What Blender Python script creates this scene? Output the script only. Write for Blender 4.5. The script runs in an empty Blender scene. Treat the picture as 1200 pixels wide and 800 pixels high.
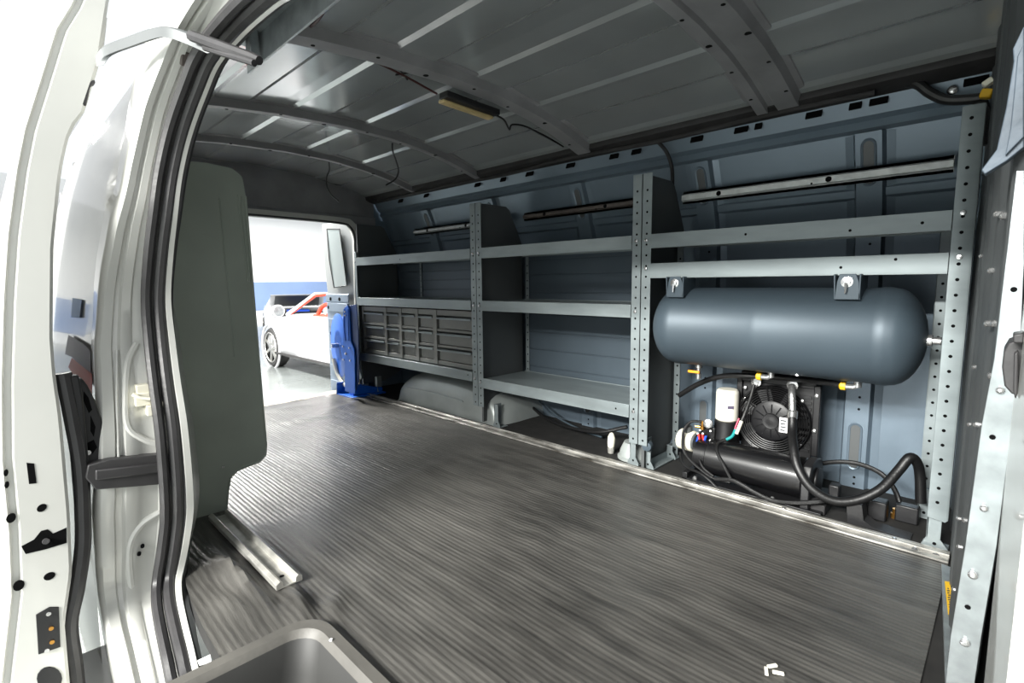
import bpy, bmesh, math, random
import numpy as np
from mathutils import Vector, Matrix
random.seed(7)
C = bpy.context.scene
COL = C.collection
PI = math.pi

# ------------------------------------------------------------------ camera model (metres; x = towards the cab, y = across the van, z = up from the van floor)
F = 600.0
YAW, PIT, ROL = -0.774773044, 0.114446657, 0.00961468374
EYE = np.array([0.0, 0.0, 0.776])
def cam_axes():
    cy, sy, cp, sp, cr, sr = math.cos(YAW), math.sin(YAW), math.cos(PIT), math.sin(PIT), math.cos(ROL), math.sin(ROL)
    f = np.array([sy*cp, cy*cp, -sp]); r = np.array([cy, -sy, 0.0]); d = np.cross(f, r)
    return r*cr + d*sr, -r*sr + d*cr, f
CR, CD, CF = cam_axes()
def at(px, py, ax, v):
    """where the line of sight through a photo pixel meets the plane x|y|z = v"""
    r = CR*(px-600)/F + CD*(py-400)/F + CF
    i = 'xyz'.index(ax)
    return Vector(EYE + r*(v-EYE[i])/r[i])
def pts(ax, v, *p):
    return [at(a, b, ax, v) for a, b in p]

# ------------------------------------------------------------------ materials
def lin(c):
    return tuple(((x/255)/12.92 if x/255 <= 0.04045 else ((x/255+0.055)/1.055)**2.4) for x in c) + (1.0,)
def nd(nt, t, **k):
    n = nt.nodes.new(t)
    for a, b in k.items(): setattr(n, a, b)
    return n
def mat(name, col, rough=0.5, metal=0.0, vary=0.0, scale=8.0, bump=0.0, bscale=60.0, coat=0.0, rvar=0.0, stretch=None, col2=None, spec=0.5):
    m = bpy.data.materials.new(name); m.use_nodes = True
    nt = m.node_tree; b = nt.nodes['Principled BSDF']
    b.inputs['Base Color'].default_value = lin(col); b.inputs['Roughness'].default_value = rough
    b.inputs['Metallic'].default_value = metal; b.inputs['Coat Weight'].default_value = coat
    b.inputs['Specular IOR Level'].default_value = spec
    tc = nd(nt, 'ShaderNodeTexCoord')
    src = tc.outputs['Object']
    if stretch:
        mp = nd(nt, 'ShaderNodeMapping'); mp.inputs['Scale'].default_value = stretch
        nt.links.new(src, mp.inputs['Vector']); src = mp.outputs['Vector']
    if vary or col2 or rvar:
        n = nd(nt, 'ShaderNodeTexNoise'); n.inputs['Scale'].default_value = scale; n.inputs['Detail'].default_value = 5
        nt.links.new(src, n.inputs['Vector'])
        r = nd(nt, 'ShaderNodeValToRGB')
        r.color_ramp.elements[0].position = 0.3; r.color_ramp.elements[1].position = 0.7
        c2 = col2 if col2 else tuple(min(255, x*(1+vary)) for x in col)
        c1 = col if col2 else tuple(x*(1-vary) for x in col)
        r.color_ramp.elements[0].color = lin(c1); r.color_ramp.elements[1].color = lin(c2)
        nt.links.new(n.outputs['Fac'], r.inputs['Fac'])
        if vary or col2: nt.links.new(r.outputs['Color'], b.inputs['Base Color'])
        if rvar:
            mr = nd(nt, 'ShaderNodeMapRange'); mr.inputs['To Min'].default_value = max(.03, rough-rvar); mr.inputs['To Max'].default_value = rough+rvar
            nt.links.new(n.outputs['Fac'], mr.inputs['Value']); nt.links.new(mr.outputs['Result'], b.inputs['Roughness'])
    if bump:
        n2 = nd(nt, 'ShaderNodeTexNoise'); n2.inputs['Scale'].default_value = bscale; n2.inputs['Detail'].default_value = 3
        nt.links.new(src, n2.inputs['Vector'])
        bp = nd(nt, 'ShaderNodeBump'); bp.inputs['Strength'].default_value = bump; bp.inputs['Distance'].default_value = 0.004
        nt.links.new(n2.outputs['Fac'], bp.inputs['Height']); nt.links.new(bp.outputs['Normal'], b.inputs['Normal'])
    return m
M = {}
M['shelf']    = mat('grey_powder_coat', (134,143,145), .42, .35, vary=.06, scale=5, rvar=.06, stretch=(1,4,4))
M['panel']    = mat('dark_grey_panel', (84,87,88), .5, .25, vary=.06, scale=3, rvar=.08)
M['backp']    = mat('blue_grey_back_panel', (80,91,100), .42, .3, vary=.05, scale=3)
M['wall']     = mat('blue_grey_body_paint', (106,120,132), .36, .35, vary=.05, scale=3, rvar=.08)
M['roof']     = mat('grey_roof_paint', (184,188,189), .17, .6, vary=.05, scale=2.5, rvar=.07)
M['bow']      = mat('dusty_roof_bow_paint', (140,140,142), .5, .3, vary=.08, scale=6)
M['green']    = mat('grey_green_panel', (150,158,148), .45, .2, vary=.05, scale=4, rvar=.08)
M['galv']     = mat('galvanised_steel', (150,156,158), .34, .7, vary=.10, scale=30, rvar=.08)
M['alu']      = mat('worn_aluminium', (184,182,176), .36, .6, vary=.12, scale=22, bump=.25, bscale=50, rvar=.1)
M['white']    = mat('silver_white_car_paint', (200,200,195), .28, .05, vary=.02, scale=3, coat=.5)
M['dwhite']   = mat('grey_white_door_paint', (172,174,174), .3, .05, vary=.03, scale=4)
M['carwhite'] = mat('white_car_paint', (196,196,198), .2, 0, coat=.6)
M['rubber']   = mat('black_rubber_seal', (52,51,52), .42, 0, vary=.12, scale=14, bump=.15)
M['black']    = mat('black_plastic', (22,22,24), .45, 0, vary=.1, scale=10, bump=.1)
M['gloss']    = mat('gloss_black_paint', (13,13,15), .36, .05, coat=.3)
M['hose']     = mat('black_hose_rubber', (19,19,20), .45, 0, vary=.1, scale=40, bump=.2, bscale=120)
M['hole']     = mat('dark_hole', (9,9,10), .9, spec=.1)
M['dark']     = mat('dark_dusty_trim', (34,33,34), .7, vary=.25, scale=12, bump=.3)
M['tank']     = mat('grey_tank_paint', (68,80,89), .5, .25, vary=.05, scale=2.5, rvar=.06, bump=.05, bscale=25)
M['steel']    = mat('bright_steel', (205,205,205), .25, .9)
M['brass']    = mat('brass', (190,140,70), .3, .9)
M['orange']   = mat('orange_handle', (235,150,30), .45)
M['yellow']   = mat('yellow_cap', (222,176,30), .5)
M['cream']    = mat('cream_plastic', (226,222,205), .45, vary=.03, scale=5)
M['filter']   = mat('white_filter_paint', (222,219,206), .4, vary=.02, scale=6)
M['blue']     = mat('blue_enamel', (6,90,190), .4, .0, vary=.06, scale=8)
M['blueshade']     = mat('shaded_blue_enamel', (14,48,104), .4, .05, vary=.06, scale=8)  # the reel's blue enamel with shade put into the colour
M['fblue']    = mat('blue_connector', (25,80,200), .4)
M['fred']     = mat('red_connector', (214,48,40), .4)
M['teal']     = mat('teal_tape', (24,140,140), .45)
M['pink']     = mat('pink_wire', (214,70,100), .45)
M['redw']     = mat('dark_red_wire', (64,30,30), .5)
M['lens']     = mat('yellowed_lamp_lens', (186,166,120), .4, vary=.1, scale=20)
M['zinc']     = mat('dull_zinc_steel', (196,199,198), .42, .25, vary=.08, scale=30, rvar=.06)
M['tan']      = mat('worn_tan_wood', (176,164,146), .7, 0, vary=.18, scale=14, bump=.3)
M['gusset']   = mat('dull_blue_grey_steel', (70,80,90), .6, .1, vary=.15, scale=14, bump=.4)
M['stripm']   = mat('stained_aluminium', (64,60,54), .4, .5, scale=9, bump=.3, bscale=40, col2=(196,194,188), stretch=(1,3,1))
M['wellin']   = mat('shaded_well_rubber', (38,38,37), .6, vary=.15, scale=6)  # step well interior, recess shade put into the colour
M['rust']     = mat('rusty_rail', (92,84,80), .6, .2, vary=.2, scale=12)
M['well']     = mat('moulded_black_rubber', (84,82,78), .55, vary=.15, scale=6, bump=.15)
M['cabinet']  = mat('grey_cabinet_paint', (122,123,120), .5, .2, vary=.05, scale=6, bump=.1)
M['paper']    = mat('torn_paper', (222,218,205), .8)
M['wheelh']   = mat('grey_wheel_housing', (170,176,174), .4, .4, vary=.08, scale=5, bump=.3, bscale=14, rvar=.1)
M['inner']    = mat('blue_grey_door_panel', (140,152,166), .45, .3, vary=.06, scale=5)
M['tire']     = mat('tyre_rubber', (58,57,57), .7, vary=.1, scale=10)
M['rim']      = mat('alloy_wheel', (190,188,184), .3, .7)
M['redl']     = mat('red_leather', (190,62,40), .5, vary=.05, scale=6)
M['ground']   = mat('polished_garage_floor', (116,120,119), .2, 0, vary=.05, scale=1.2, rvar=.06)
M['garwall']  = mat('white_garage_wall', (240,240,240), .6)
M['band']     = mat('blue_wall_band', (124,146,186), .6, vary=.03, scale=1)
M['patchred']   = mat('red_side_patch', (196,40,34), .4)
M['patchblue']  = mat('blue_side_patch', (70,130,200), .4)
M['patchdark']  = mat('plum_side_patch', (92,84,104), .4)
M['lab']      = mat('white_label', (225,225,225), .5)
M['ink']      = mat('label_print', (60,62,66), .6)
M['dirt']     = mat('dark_grime', (26,25,24), .85, vary=.3, scale=20)
M['winglass'] = mat('pale_window_glass', (158,166,166), .14, 0, coat=.4)

def mat_floor(name):
    m = bpy.data.materials.new(name); m.use_nodes = True
    nt = m.node_tree; b = nt.nodes['Principled BSDF']; L = nt.links.new
    tc = nd(nt, 'ShaderNodeTexCoord')
    sx = nd(nt, 'ShaderNodeSeparateXYZ'); L(tc.outputs['Object'], sx.inputs[0])
    mu = nd(nt, 'ShaderNodeMath', operation='MULTIPLY'); mu.inputs[1].default_value = 2*PI/0.0148; L(sx.outputs['Y'], mu.inputs[0])
    si = nd(nt, 'ShaderNodeMath', operation='SINE'); L(mu.outputs[0], si.inputs[0])
    # worn dusty ridges, long streaks along the van, blotches
    mp = nd(nt, 'ShaderNodeMapping'); mp.inputs['Scale'].default_value = (1.2, 9, 1); L(tc.outputs['Object'], mp.inputs['Vector'])
    n1 = nd(nt, 'ShaderNodeTexNoise'); n1.inputs['Scale'].default_value = 3.2; n1.inputs['Detail'].default_value = 7; n1.inputs['Roughness'].default_value = .65
    L(mp.outputs['Vector'], n1.inputs['Vector'])
    n2 = nd(nt, 'ShaderNodeTexNoise'); n2.inputs['Scale'].default_value = 1.7; n2.inputs['Detail'].default_value = 6; L(tc.outputs['Object'], n2.inputs['Vector'])
    ad = nd(nt, 'ShaderNodeMath', operation='ADD'); L(n1.outputs['Fac'], ad.inputs[0]); L(n2.outputs['Fac'], ad.inputs[1])
    rp = nd(nt, 'ShaderNodeValToRGB'); e = rp.color_ramp.elements
    e[0].position = .33; e[0].color = lin((37,36,35)); e[1].position = .72; e[1].color = lin((100,98,94))
    hf = nd(nt, 'ShaderNodeMath', operation='MULTIPLY'); hf.inputs[1].default_value = .5; L(ad.outputs[0], hf.inputs[0]); L(hf.outputs[0], rp.inputs['Fac'])
    # ridge crests worn paler than grooves
    mr = nd(nt, 'ShaderNodeMapRange'); mr.inputs['From Min'].default_value = -1; mr.inputs['To Min'].default_value = .90; mr.inputs['To Max'].default_value = 1.04; L(si.outputs[0], mr.inputs['Value'])
    mx = nd(nt, 'ShaderNodeMix', data_type='RGBA', blend_type='MULTIPLY'); mx.inputs['Factor'].default_value = 1
    L(rp.outputs['Color'], mx.inputs[6]); L(mr.outputs['Result'], mx.inputs[7])
    L(mx.outputs[2], b.inputs['Base Color'])
    rr = nd(nt, 'ShaderNodeMapRange'); rr.inputs['From Min'].default_value = .3; rr.inputs['From Max'].default_value = .7; rr.inputs['To Min'].default_value = .27; rr.inputs['To Max'].default_value = .45
    L(n2.outputs['Fac'], rr.inputs['Value']); L(rr.outputs['Result'], b.inputs['Roughness'])
    bp = nd(nt, 'ShaderNodeBump'); bp.inputs['Strength'].default_value = .24; bp.inputs['Distance'].default_value = .0016; L(si.outputs[0], bp.inputs['Height'])
    b2 = nd(nt, 'ShaderNodeBump'); b2.inputs['Strength'].default_value = .35; b2.inputs['Distance'].default_value = .01; L(n1.outputs['Fac'], b2.inputs['Height']); L(bp.outputs['Normal'], b2.inputs['Normal'])
    L(b2.outputs['Normal'], b.inputs['Normal'])
    return m
M['mat'] = mat_floor('ribbed_rubber_mat')

# ------------------------------------------------------------------ mesh helpers
class MB:
    def __init__(s): s.bm = bmesh.new(); s.mi = 0
    def m(s, i): s.mi = i; return s
    def face(s, vs):
        try:
            f = s.bm.faces.new(vs); f.material_index = s.mi; return f
        except ValueError: return None
    def box(s, x0, x1, y0, y1, z0, z1):
        v = [s.bm.verts.new((x, y, z)) for z in (z0, z1) for y in (y0, y1) for x in (x0, x1)]
        for q in ((0,2,3,1),(4,5,7,6),(0,1,5,4),(2,6,7,3),(0,4,6,2),(1,3,7,5)): s.face([v[i] for i in q])
        return s
    def obox(s, c, size, rot=None):
        R = rot if rot is not None else Matrix.Identity(3)
        c = Vector(c); h = Vector(size)/2
        v = [s.bm.verts.new(c + R @ Vector((sx*h.x, sy*h.y, sz*h.z))) for sz in (-1,1) for sy in (-1,1) for sx in (-1,1)]
        for q in ((0,2,3,1),(4,5,7,6),(0,1,5,4),(2,6,7,3),(0,4,6,2),(1,3,7,5)): s.face([v[i] for i in q])
        return s
    def loft(s, rings, closed=True, cap=True):
        R = [[s.bm.verts.new(p) for p in r] for r in rings]
        n = len(R[0])
        for a, b in zip(R[:-1], R[1:]):
            for i in range(n if closed else n-1):
                j = (i+1) % n
                s.face([a[i], a[j], b[j], b[i]])
        if cap and closed: s.face(R[0][::-1]); s.face(R[-1])
        return s
    def prism(s, poly, d):
        d = Vector(d); poly = [Vector(p) for p in poly]
        return s.loft([poly, [p + d for p in poly]])
    def tube(s, path, r, n=10, cap=True, smooth=0):
        P = [Vector(p) for p in path]
        if smooth: P = catmull(P, smooth)
        rad = r if isinstance(r, (list, tuple)) else [r]*len(P)
        if len(rad) != len(P): rad = [rad[0]]*len(P)
        up = None; rings = []
        for i, p in enumerate(P):
            t = (P[min(i+1, len(P)-1)] - P[max(i-1, 0)]).normalized()
            if up is None:
                up = Vector((0,0,1)) if abs(t.z) < .9 else Vector((1,0,0))
            u = (up - t*up.dot(t)); u = u.normalized() if u.length > 1e-6 else t.orthogonal().normalized()
            up = u; w = t.cross(u)
            rings.append([p + (u*math.cos(a) + w*math.sin(a))*rad[i] for a in [2*PI*k/n for k in range(n)]])
        return s.loft(rings, True, cap)
    def lathe(s, o, d, prof, n=24, cap=True):
        o = Vector(o); d = Vector(d).normalized(); u = d.orthogonal().normalized(); w = d.cross(u)
        return s.loft([[o + d*t + (u*math.cos(a) + w*math.sin(a))*max(r, 1e-4) for a in [2*PI*k/n for k in range(n)]] for r, t in prof], True, cap)
    def cyl(s, a, b, r, n=16):
        a = Vector(a); b = Vector(b)
        return s.lathe(a, b-a, [(r, 0), (r, (b-a).length)], n)
    def ring(s, c, d, R, r, n=36, k=6):
        c = Vector(c); d = Vector(d).normalized(); u = d.orthogonal().normalized(); w = d.cross(u)
        rings = []
        for i in range(n+1):
            a = 2*PI*i/n; e = u*math.cos(a) + w*math.sin(a)
            rings.append([c + e*(R + r*math.cos(b)) + d*r*math.sin(b) for b in [2*PI*j/k for j in range(k)]])
        return s.loft(rings, True, False)
    def grid(s, rows):
        return s.loft(rows, False, False)
    def build(s, name, mats, parent=None, bevel=0.0, thick=0.0, sharp=35, bseg=2):
        bm = s.bm
        bmesh.ops.remove_doubles(bm, verts=bm.verts, dist=1e-5)
        bmesh.ops.recalc_face_normals(bm, faces=bm.faces)
        me = bpy.data.meshes.new(name); bm.to_mesh(me); bm.free()
        for x in (mats if isinstance(mats, (list, tuple)) else [mats]): me.materials.append(M[x] if isinstance(x, str) else x)
        for p in me.polygons: p.use_smooth = True
        me.set_sharp_from_angle(angle=math.radians(sharp))
        o = bpy.data.objects.new(name, me); COL.objects.link(o)
        if thick:
            md = o.modifiers.new('thickness', 'SOLIDIFY'); md.thickness = thick; md.offset = 0
        if bevel:
            md = o.modifiers.new('bevel', 'BEVEL'); md.width = bevel; md.segments = bseg; md.limit_method = 'ANGLE'; md.angle_limit = math.radians(40)
        if parent is not None: o.parent = parent
        return o
def catmull(P, k):
    Q = [P[0]*2-P[1]] + P + [P[-1]*2-P[-2]]; out = []
    for i in range(1, len(Q)-2):
        a, b, c, d = Q[i-1:i+3]
        for j in range(k):
            t = j/k
            out.append(.5*((2*b) + (c-a)*t + (2*a-5*b+4*c-d)*t*t + (3*b-a-3*c+d)*t**3))
    out.append(P[-1]); return out
def interp(x, xs, ys): return float(np.interp(x, xs, ys))
def tag(o, label, cat, group=None):
    o['label'] = label; o['category'] = cat
    if group: o['group'] = group
    return o
def struct(o, label=None):
    o['kind'] = 'structure'
    if label: o['label'] = label
    return o
def thing(name, label, cat, loc=(0,0,0), group=None):
    o = bpy.data.objects.new(name, None); COL.objects.link(o); o.location = loc; o.empty_display_size = .1
    return tag(o, label, cat, group)
def part(o, parent):
    """parent an already placed world-space mesh under a thing whose Empty has its own location"""
    o.parent = parent; o.matrix_parent_inverse = Matrix.Translation(parent.location).inverted(); return o

# ================================================================== VAN SHELL
def zr(y): return interp(y, [.30,.41,.50,.66,.9,1.2,1.45,1.65,1.8,1.92,2.0,2.08], [1.33,1.405,1.447,1.486,1.508,1.518,1.510,1.487,1.458,1.425,1.402,1.385])
XR, XF = -3.42, 0.06
def yo(z): return interp(z, [-.4,.2,.64,.91,1.17,1.35], [.125,.138,.178,.228,.288,.345]) + max(0, z-1.35)*1.1      # outer skin, leaning in towards the roof
def yi(z): return interp(z, [-.4,.3,.8,1.0,1.15,1.25,1.29], [.30,.31,.32,.34,.37,.39,.41])       # seal line
SP = [(-1.10,-.055,.245)] + [(lambda q: (q.x, q.z, y))(at(px, py, 'y', y)) for px, py, y in
      ((226,800,.248),(216,762,.252),(208,728,.258),(203,700,.268),(203,672,.282),(209,635,.298),(213,600,.31),(212,560,.31),(207,500,.31),(200,450,.31),(194,400,.313),(190,350,.316),(193,300,.322),(199,250,.33),
       (206,200,.345),(218,150,.365),(236,100,.385),(251,66,.395),(280,30,.405),(318,-5,.41),(352,-30,.41))]
SP += [(-.6, SP[-1][1]+.008, .41), (-.3, SP[-1][1]+.008, .41), (.02, SP[-1][1]+.008, .41)]
SP = [(p.x, p.z, p.y) for p in catmull([Vector((x,y,z)) for x, z, y in SP], 5)]
WX0, WX1, WY1 = -1.105, -0.16, 0.470
SPL = sorted([(p[0], p[2]) for p in SP if p[1] < .06 and p[0] < -1.1])
def yedge(x):                                  # edge of the floor along the door sill and pillar
    return interp(x, [-1.75] + [a for a, _ in SPL] + [WX0, WX0+.02], [.36] + [c+.030 for _, c in SPL] + [.275, .262])
# ---- floor (painted steel under the mat) with the opening of the side step
b = MB()
xe = list(np.linspace(XR, WX0, 60)); b.prism([(x, yedge(x)+.004, -.05) for x in xe] + [(WX0, 2.26, -.05), (XR, 2.26, -.05)], (0,0,.048)); b.box(WX0, .06, WY1, 2.26, -.06, -.002); b.box(WX1, .06, .14, WY1, -.06, -.002)
struct(b.build('floor', 'dirt'))
# ---- ribbed rubber mat, slightly rumpled
def bumps(x, y):
    h = .004
    def g(cx, cy, sx, sy, a, rot=0):
        dx, dy = x-cx, y-cy; c, s_ = math.cos(rot), math.sin(rot)
        u, v = dx*c+dy*s_, -dx*s_+dy*c
        return a*math.exp(-(u/sx)**2-(v/sy)**2)
    h += g(-1.42,.398,.19,.017,.034,.05) + g(-1.19,.465,.08,.020,.024,-.15) + g(-1.5,.375,.10,.025,.016,.3) + g(-1.28,.36,.09,.03,.016,.2) + g(-1.13,.53,.05,.02,.010,-.5)
    h += g(-3.0,1.55,.05,.25,.010,.3) + g(-2.85,1.3,.04,.2,.008,-.2) + g(-3.2,1.2,.05,.2,.008) + g(-3.1,1.68,.10,.04,.012)
    h += g(-1.0,1.15,.05,.22,.006,.5) + g(-.55,1.1,.05,.2,.006,-.4) + g(-1.7,1.2,.04,.25,.004,.2) + g(-.75,1.3,.2,.03,.005,.3)
    h += .0015*math.sin(9*x+4*y) + .001*math.sin(17*y-7*x)
    return h
b = MB(); nx, ny = 200, 100
xs = np.linspace(-3.40, -.075, nx); ys = np.linspace(.262, 1.762, ny)
V = {}
def inwell(x, y): return x > WX0+.012 and x < WX1-.012 and y < WY1-.012 and not (x < WX0+.07 and y > WY1-.07 and math.hypot(x-WX0-.07, y-WY1+.07) > .058)
for i, x in enumerate(xs):
    for j, y0 in enumerate(ys):
        ye = yedge(x); y = ye + (y0-.262)*(1.762-ye)/1.5 if x < WX0 else y0
        V[i, j] = (x + (.012*math.sin(11*y) if i == 0 else 0), y, bumps(x, y))
bv = {}
def gv(k):
    if k not in bv: bv[k] = b.bm.verts.new(V[k])
    return bv[k]
for i in range(nx-1):
    for j in range(ny-1):
        if inwell((xs[i]+xs[i+1])/2, (ys[j]+ys[j+1])/2): continue
        
        b.face([gv((i,j)), gv((i+1,j)), gv((i+1,j+1)), gv((i,j+1))])
tag(b.build('rubber_floor_mat', 'mat', sharp=80), 'worn black ribbed rubber mat covering the cargo floor', 'mat')
# ---- side step well: raised lip, then down to the tread
def rrect(x0, x1, y0, y1, r, z, n=6):
    P = []
    for cx, cy, a0 in ((x1-r, y1-r, 0), (x0+r, y1-r, 90), (x0+r, y0+r, 180), (x1-r, y0+r, 270)):
        for k in range(n+1):
            a = math.radians(a0 + 90*k/n); P.append((cx + r*math.cos(a), cy + r*math.sin(a), z))
    return P
b = MB()
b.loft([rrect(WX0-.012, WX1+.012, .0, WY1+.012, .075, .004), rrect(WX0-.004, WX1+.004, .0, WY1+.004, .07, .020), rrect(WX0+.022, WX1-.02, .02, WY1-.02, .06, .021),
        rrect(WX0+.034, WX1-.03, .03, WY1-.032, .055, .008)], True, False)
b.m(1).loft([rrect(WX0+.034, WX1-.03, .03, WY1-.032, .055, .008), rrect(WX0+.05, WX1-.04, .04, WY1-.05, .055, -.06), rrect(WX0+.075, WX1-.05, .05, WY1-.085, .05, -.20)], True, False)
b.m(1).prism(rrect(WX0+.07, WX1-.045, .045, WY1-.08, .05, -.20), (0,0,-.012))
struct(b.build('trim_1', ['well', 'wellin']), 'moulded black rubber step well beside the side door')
# sill below the door seal towards the ground
b = MB(); b.box(-1.75, .06, .02, .30, -.32, -.22)
struct(b.build('trim_2', 'white'))
# ---- roof skin with shallow swages, running along the van
ysr = []
y = .30
prof = []
edges = [.36+.186*k for k in range(10)]
def swage(y):
    t = (y-.95) % .33
    return -.0065*max(0, min(1, t/.020, (.180-t)/.020))
for k in range(0, 335):
    y = .41 + k*.005
    prof.append((y, zr(y) + swage(y)))
b = MB()
b.grid([[(XR, y, z) for y, z in prof], [(XF, y, z) for y, z in prof]])
b.grid([[(XR, y, z+.03) for y, z in prof], [(XF, y, z+.03) for y, z in prof]])
struct(b.build('ceiling', 'roof', sharp=12))
# ---- roof bows
def bow(n, x0, x1, drop=.03, mids=(), holes=8, y0=.40, y1=2.03, lip=.02):
    b = MB(); rows = []
    ysb = np.linspace(y0, y1, 40)
    cs = [(x0, .0), (x0+.002, -.004), (x0+lip, -.006), (x0+lip+.012, -drop)]
    for mx in mids: cs += [(mx-.018, -drop), (mx-.010, -drop+.012), (mx+.010, -drop+.012), (mx+.018, -drop)]
    cs += [(x1-lip-.012, -drop), (x1-lip, -.006), (x1-.002, -.004), (x1, .0)]
    for y in ysb: rows.append([(x, y, zr(y) + d) for x, d in cs])
    b.grid(rows); b.m(1)
    for k in range(holes):
        y = y0 + .12 + (y1-y0-.24)*k/(holes-1)
        for xx in ((x0+lip+.024, x1-lip-.024) if x1-x0 > .15 else ((x0+x1)/2+.012*(-1)**k,)):
            b.lathe((xx, y, zr(y)-drop-.0008), (0,0,1), [(.0065 if k % 3 else .010, 0), (.0065 if k % 3 else .010, .003)], 10)
    struct(b.build(f'trim_{n}', ['bow', 'hole'], sharp=25))
bow(3, -.745, -.545, .032, mids=(-.66,), holes=9)
bow(4, -1.545, -1.415, .034)
bow(5, -2.285, -2.185, .034)
bow(6, -2.90, -2.81, .034)
# ---- driver's side wall: panel profile, top rail strip, hat posts with slots
wp = [(2.24,-.06), (2.24,.85), (2.225,.98), (2.185,1.10), (2.135,1.22), (2.115,1.265), (2.10,1.275), (2.105,1.30), (2.085,1.312), (2.055,1.37), (2.04,1.40)]
b = MB()
nseg = 60
rows = []
for i in range(nseg+1):
    x = XR + (XF-XR)*i/nseg
    rows.append([(x, y, z) for y, z in wp])
b.grid(rows)
b.box(XR, XF, 2.26, 2.29, -.1, 1.42)
def wy(z): return interp(z, [p[1] for p in wp], [p[0] for p in wp])
def wall_post(xc, w=.075, d=.028):
    zs = list(np.linspace(.0, 1.26, 26))
    b.m(0).grid([[(xc+dx, wy(z)-dd, z) for dx, dd in ((-w*.95,0.001),(-w*.62,.006),(-w*.5,d),(w*.5,d),(w*.62,.006),(w*.95,.001))] for z in zs])
    def slot(z0, z1, hw):
        n = 8
        def loop(r, off): 
            P = []
            for k in range(n+1): a = PI*k/n; P.append((xc + r*math.cos(a), 0, z1-hw + r*math.sin(a)))
            for k in range(n+1): a = PI + PI*k/n; P.append((xc + r*math.cos(a), 0, z0+hw + r*math.sin(a)))
            return [(x, wy(z)-d-off, z) for x, _, z in P]
        b.m(0).loft([loop(hw+.008, -.001), loop(hw+.005, .004), loop(hw, .002), loop(hw-.003, -.006)], True, False)
        b.m(2); b.face([b.bm.verts.new(p) for p in loop(hw-.001, .0009)])
    slot(.075, .24, .016); slot(1.10, 1.235, .016); slot(.50, .62, .016)
    b.m(1)
    for z in (.015, .04, .30, .345, .70, .9): b.lathe((xc+.006, wy(z)-d-.0012, z), (0,1,0), [(.0045,0),(.0045,.004)], 8)
for xc in (-.385, -.965, -1.60, -2.24, -2.86): wall_post(xc)
# pressed horizontal swages on the wall
b.m(0)
for z0 in (1.075,):
    b.grid([[(x, wy(z)-dd, z) for z, dd in ((z0-.02,.001),(z0-.012,.010),(z0+.012,.010),(z0+.02,.001))] for x in (XR, XF)])
# rectangular slots under the roof edge
b.m(1)
for px, py, w in ((560,216,.045),(590,209,.04),(621,203,.05),(669,193,.05),(720,183,.045),(746,179,.045),(817,162,.05),(869,151,.05),(889,149,.025),(954,134,.05),(1030,119,.05),(1003,118,.035),(500,232,.045),(470,240,.05),(1145,84,.055)):
    p = at(px, py, 'y', 2.062)
    b.obox((p.x, 2.0645, 1.354), (w, .006, .046), Matrix.Rotation(math.radians(-26), 3, 'X'))
struct(b.build('wall_left', ['wall', 'hole', 'panel'], sharp=30))
# cable run where roof and wall meet, shade there put into a dark strip
b = MB()
b.grid([[(x, y, z) for y, z in ((1.985, zr(1.985)-.002), (1.992, zr(1.99)-.022), (2.02,1.368), (2.055,1.362), (2.068,1.375))] for x in np.linspace(XR, -.03, 40)])
struct(b.build('trim_7', 'dark', thick=.006))
# ---- front bulkhead (very obliquely seen), leaning slightly
def xb(y): return interp(y, [.0,.8,2.24], [.03,-.012,-.105])
b = MB()
yb = np.linspace(.80, 2.23, 60)
def rib(y):
    t = ((y-.80) % .20)/.20
    return -.010*max(0, min(1, t/.12, (.55-t)/.12))
b.grid([[(xb(y)+rib(y)+.012, y, z) for y in yb] for z in (-.02, .5, 1.0, 1.40)])
b.grid([[(xb(y)+.03, y, z) for y in (.80, 2.26)] for z in (-.06, 1.42)])
b.box(xb(.8)+.02, .09, .30, .82, 1.26, 1.42)
b.m(1)
for px, py in ((1168,251),(1176,253),(1161,317),(1157,379),(1166,379),(1162,440),(1136,497),(1144,497),(1123,607),(1131,609),(1124,640),(1142,430),(1150,300),(1118,690)):
    k_ = at(px, py, 'y', 1.0).x; a_, b_s = .0396, -.0646
    y = min(2.1, max(.85, a_/(k_-b_s))) if abs(k_-b_s) > 1e-4 else 1.2
    p = at(px, py, 'y', y); b.lathe((p.x+.004, y, p.z), (-1,-.3,0), [(.0045,0),(.0045,.006),(.002,.008)], 8)
struct(b.build('wall_front', ['panel', 'steel'], sharp=20))
# galvanised edge flange of the bulkhead with screws
b = MB()
fl = [(at(1191,200,'y',.80), at(1200,200,'y',.80)), (at(1178,310,'y',.80), at(1200,310,'y',.80)), (at(1165,420,'y',.80), at(1195,420,'y',.8)), (at(1150,500,'y',.80), at(1186,500,'y',.8)), (at(1131,640,'y',.80), at(1168,640,'y',.80)), (at(1114,745,'y',.80), at(1150,745,'y',.80)), (at(1108,800,'y',.80), at(1142,800,'y',.80))]
b.loft([[(a.x, .80, a.z), (c.x, .798, c.z), (c.x+.002, .83, c.z), (a.x+.004, .86, a.z)] for a, c in fl])
b.m(1)
for px, py, r in ((1153,595,.004),(1140,673,.005),(1172,457,.004),(1131,752,.005),(1128,752,.003)):
    p = at(px, py, 'y', .798); b.lathe(p, (0,-1,0), [(r,0),(r,.003),(r*.5,.005)], 10)
b.m(2)
for px, py in ((1188,339),(1163,512),(1134,711)):
    p = at(px, py, 'y', .7985); b.lathe(p, (0,-1,0), [(.003,0),(.003,.001)], 8)
struct(b.build('trim_8', ['galv', 'steel', 'hole'], bevel=.0008))
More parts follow.
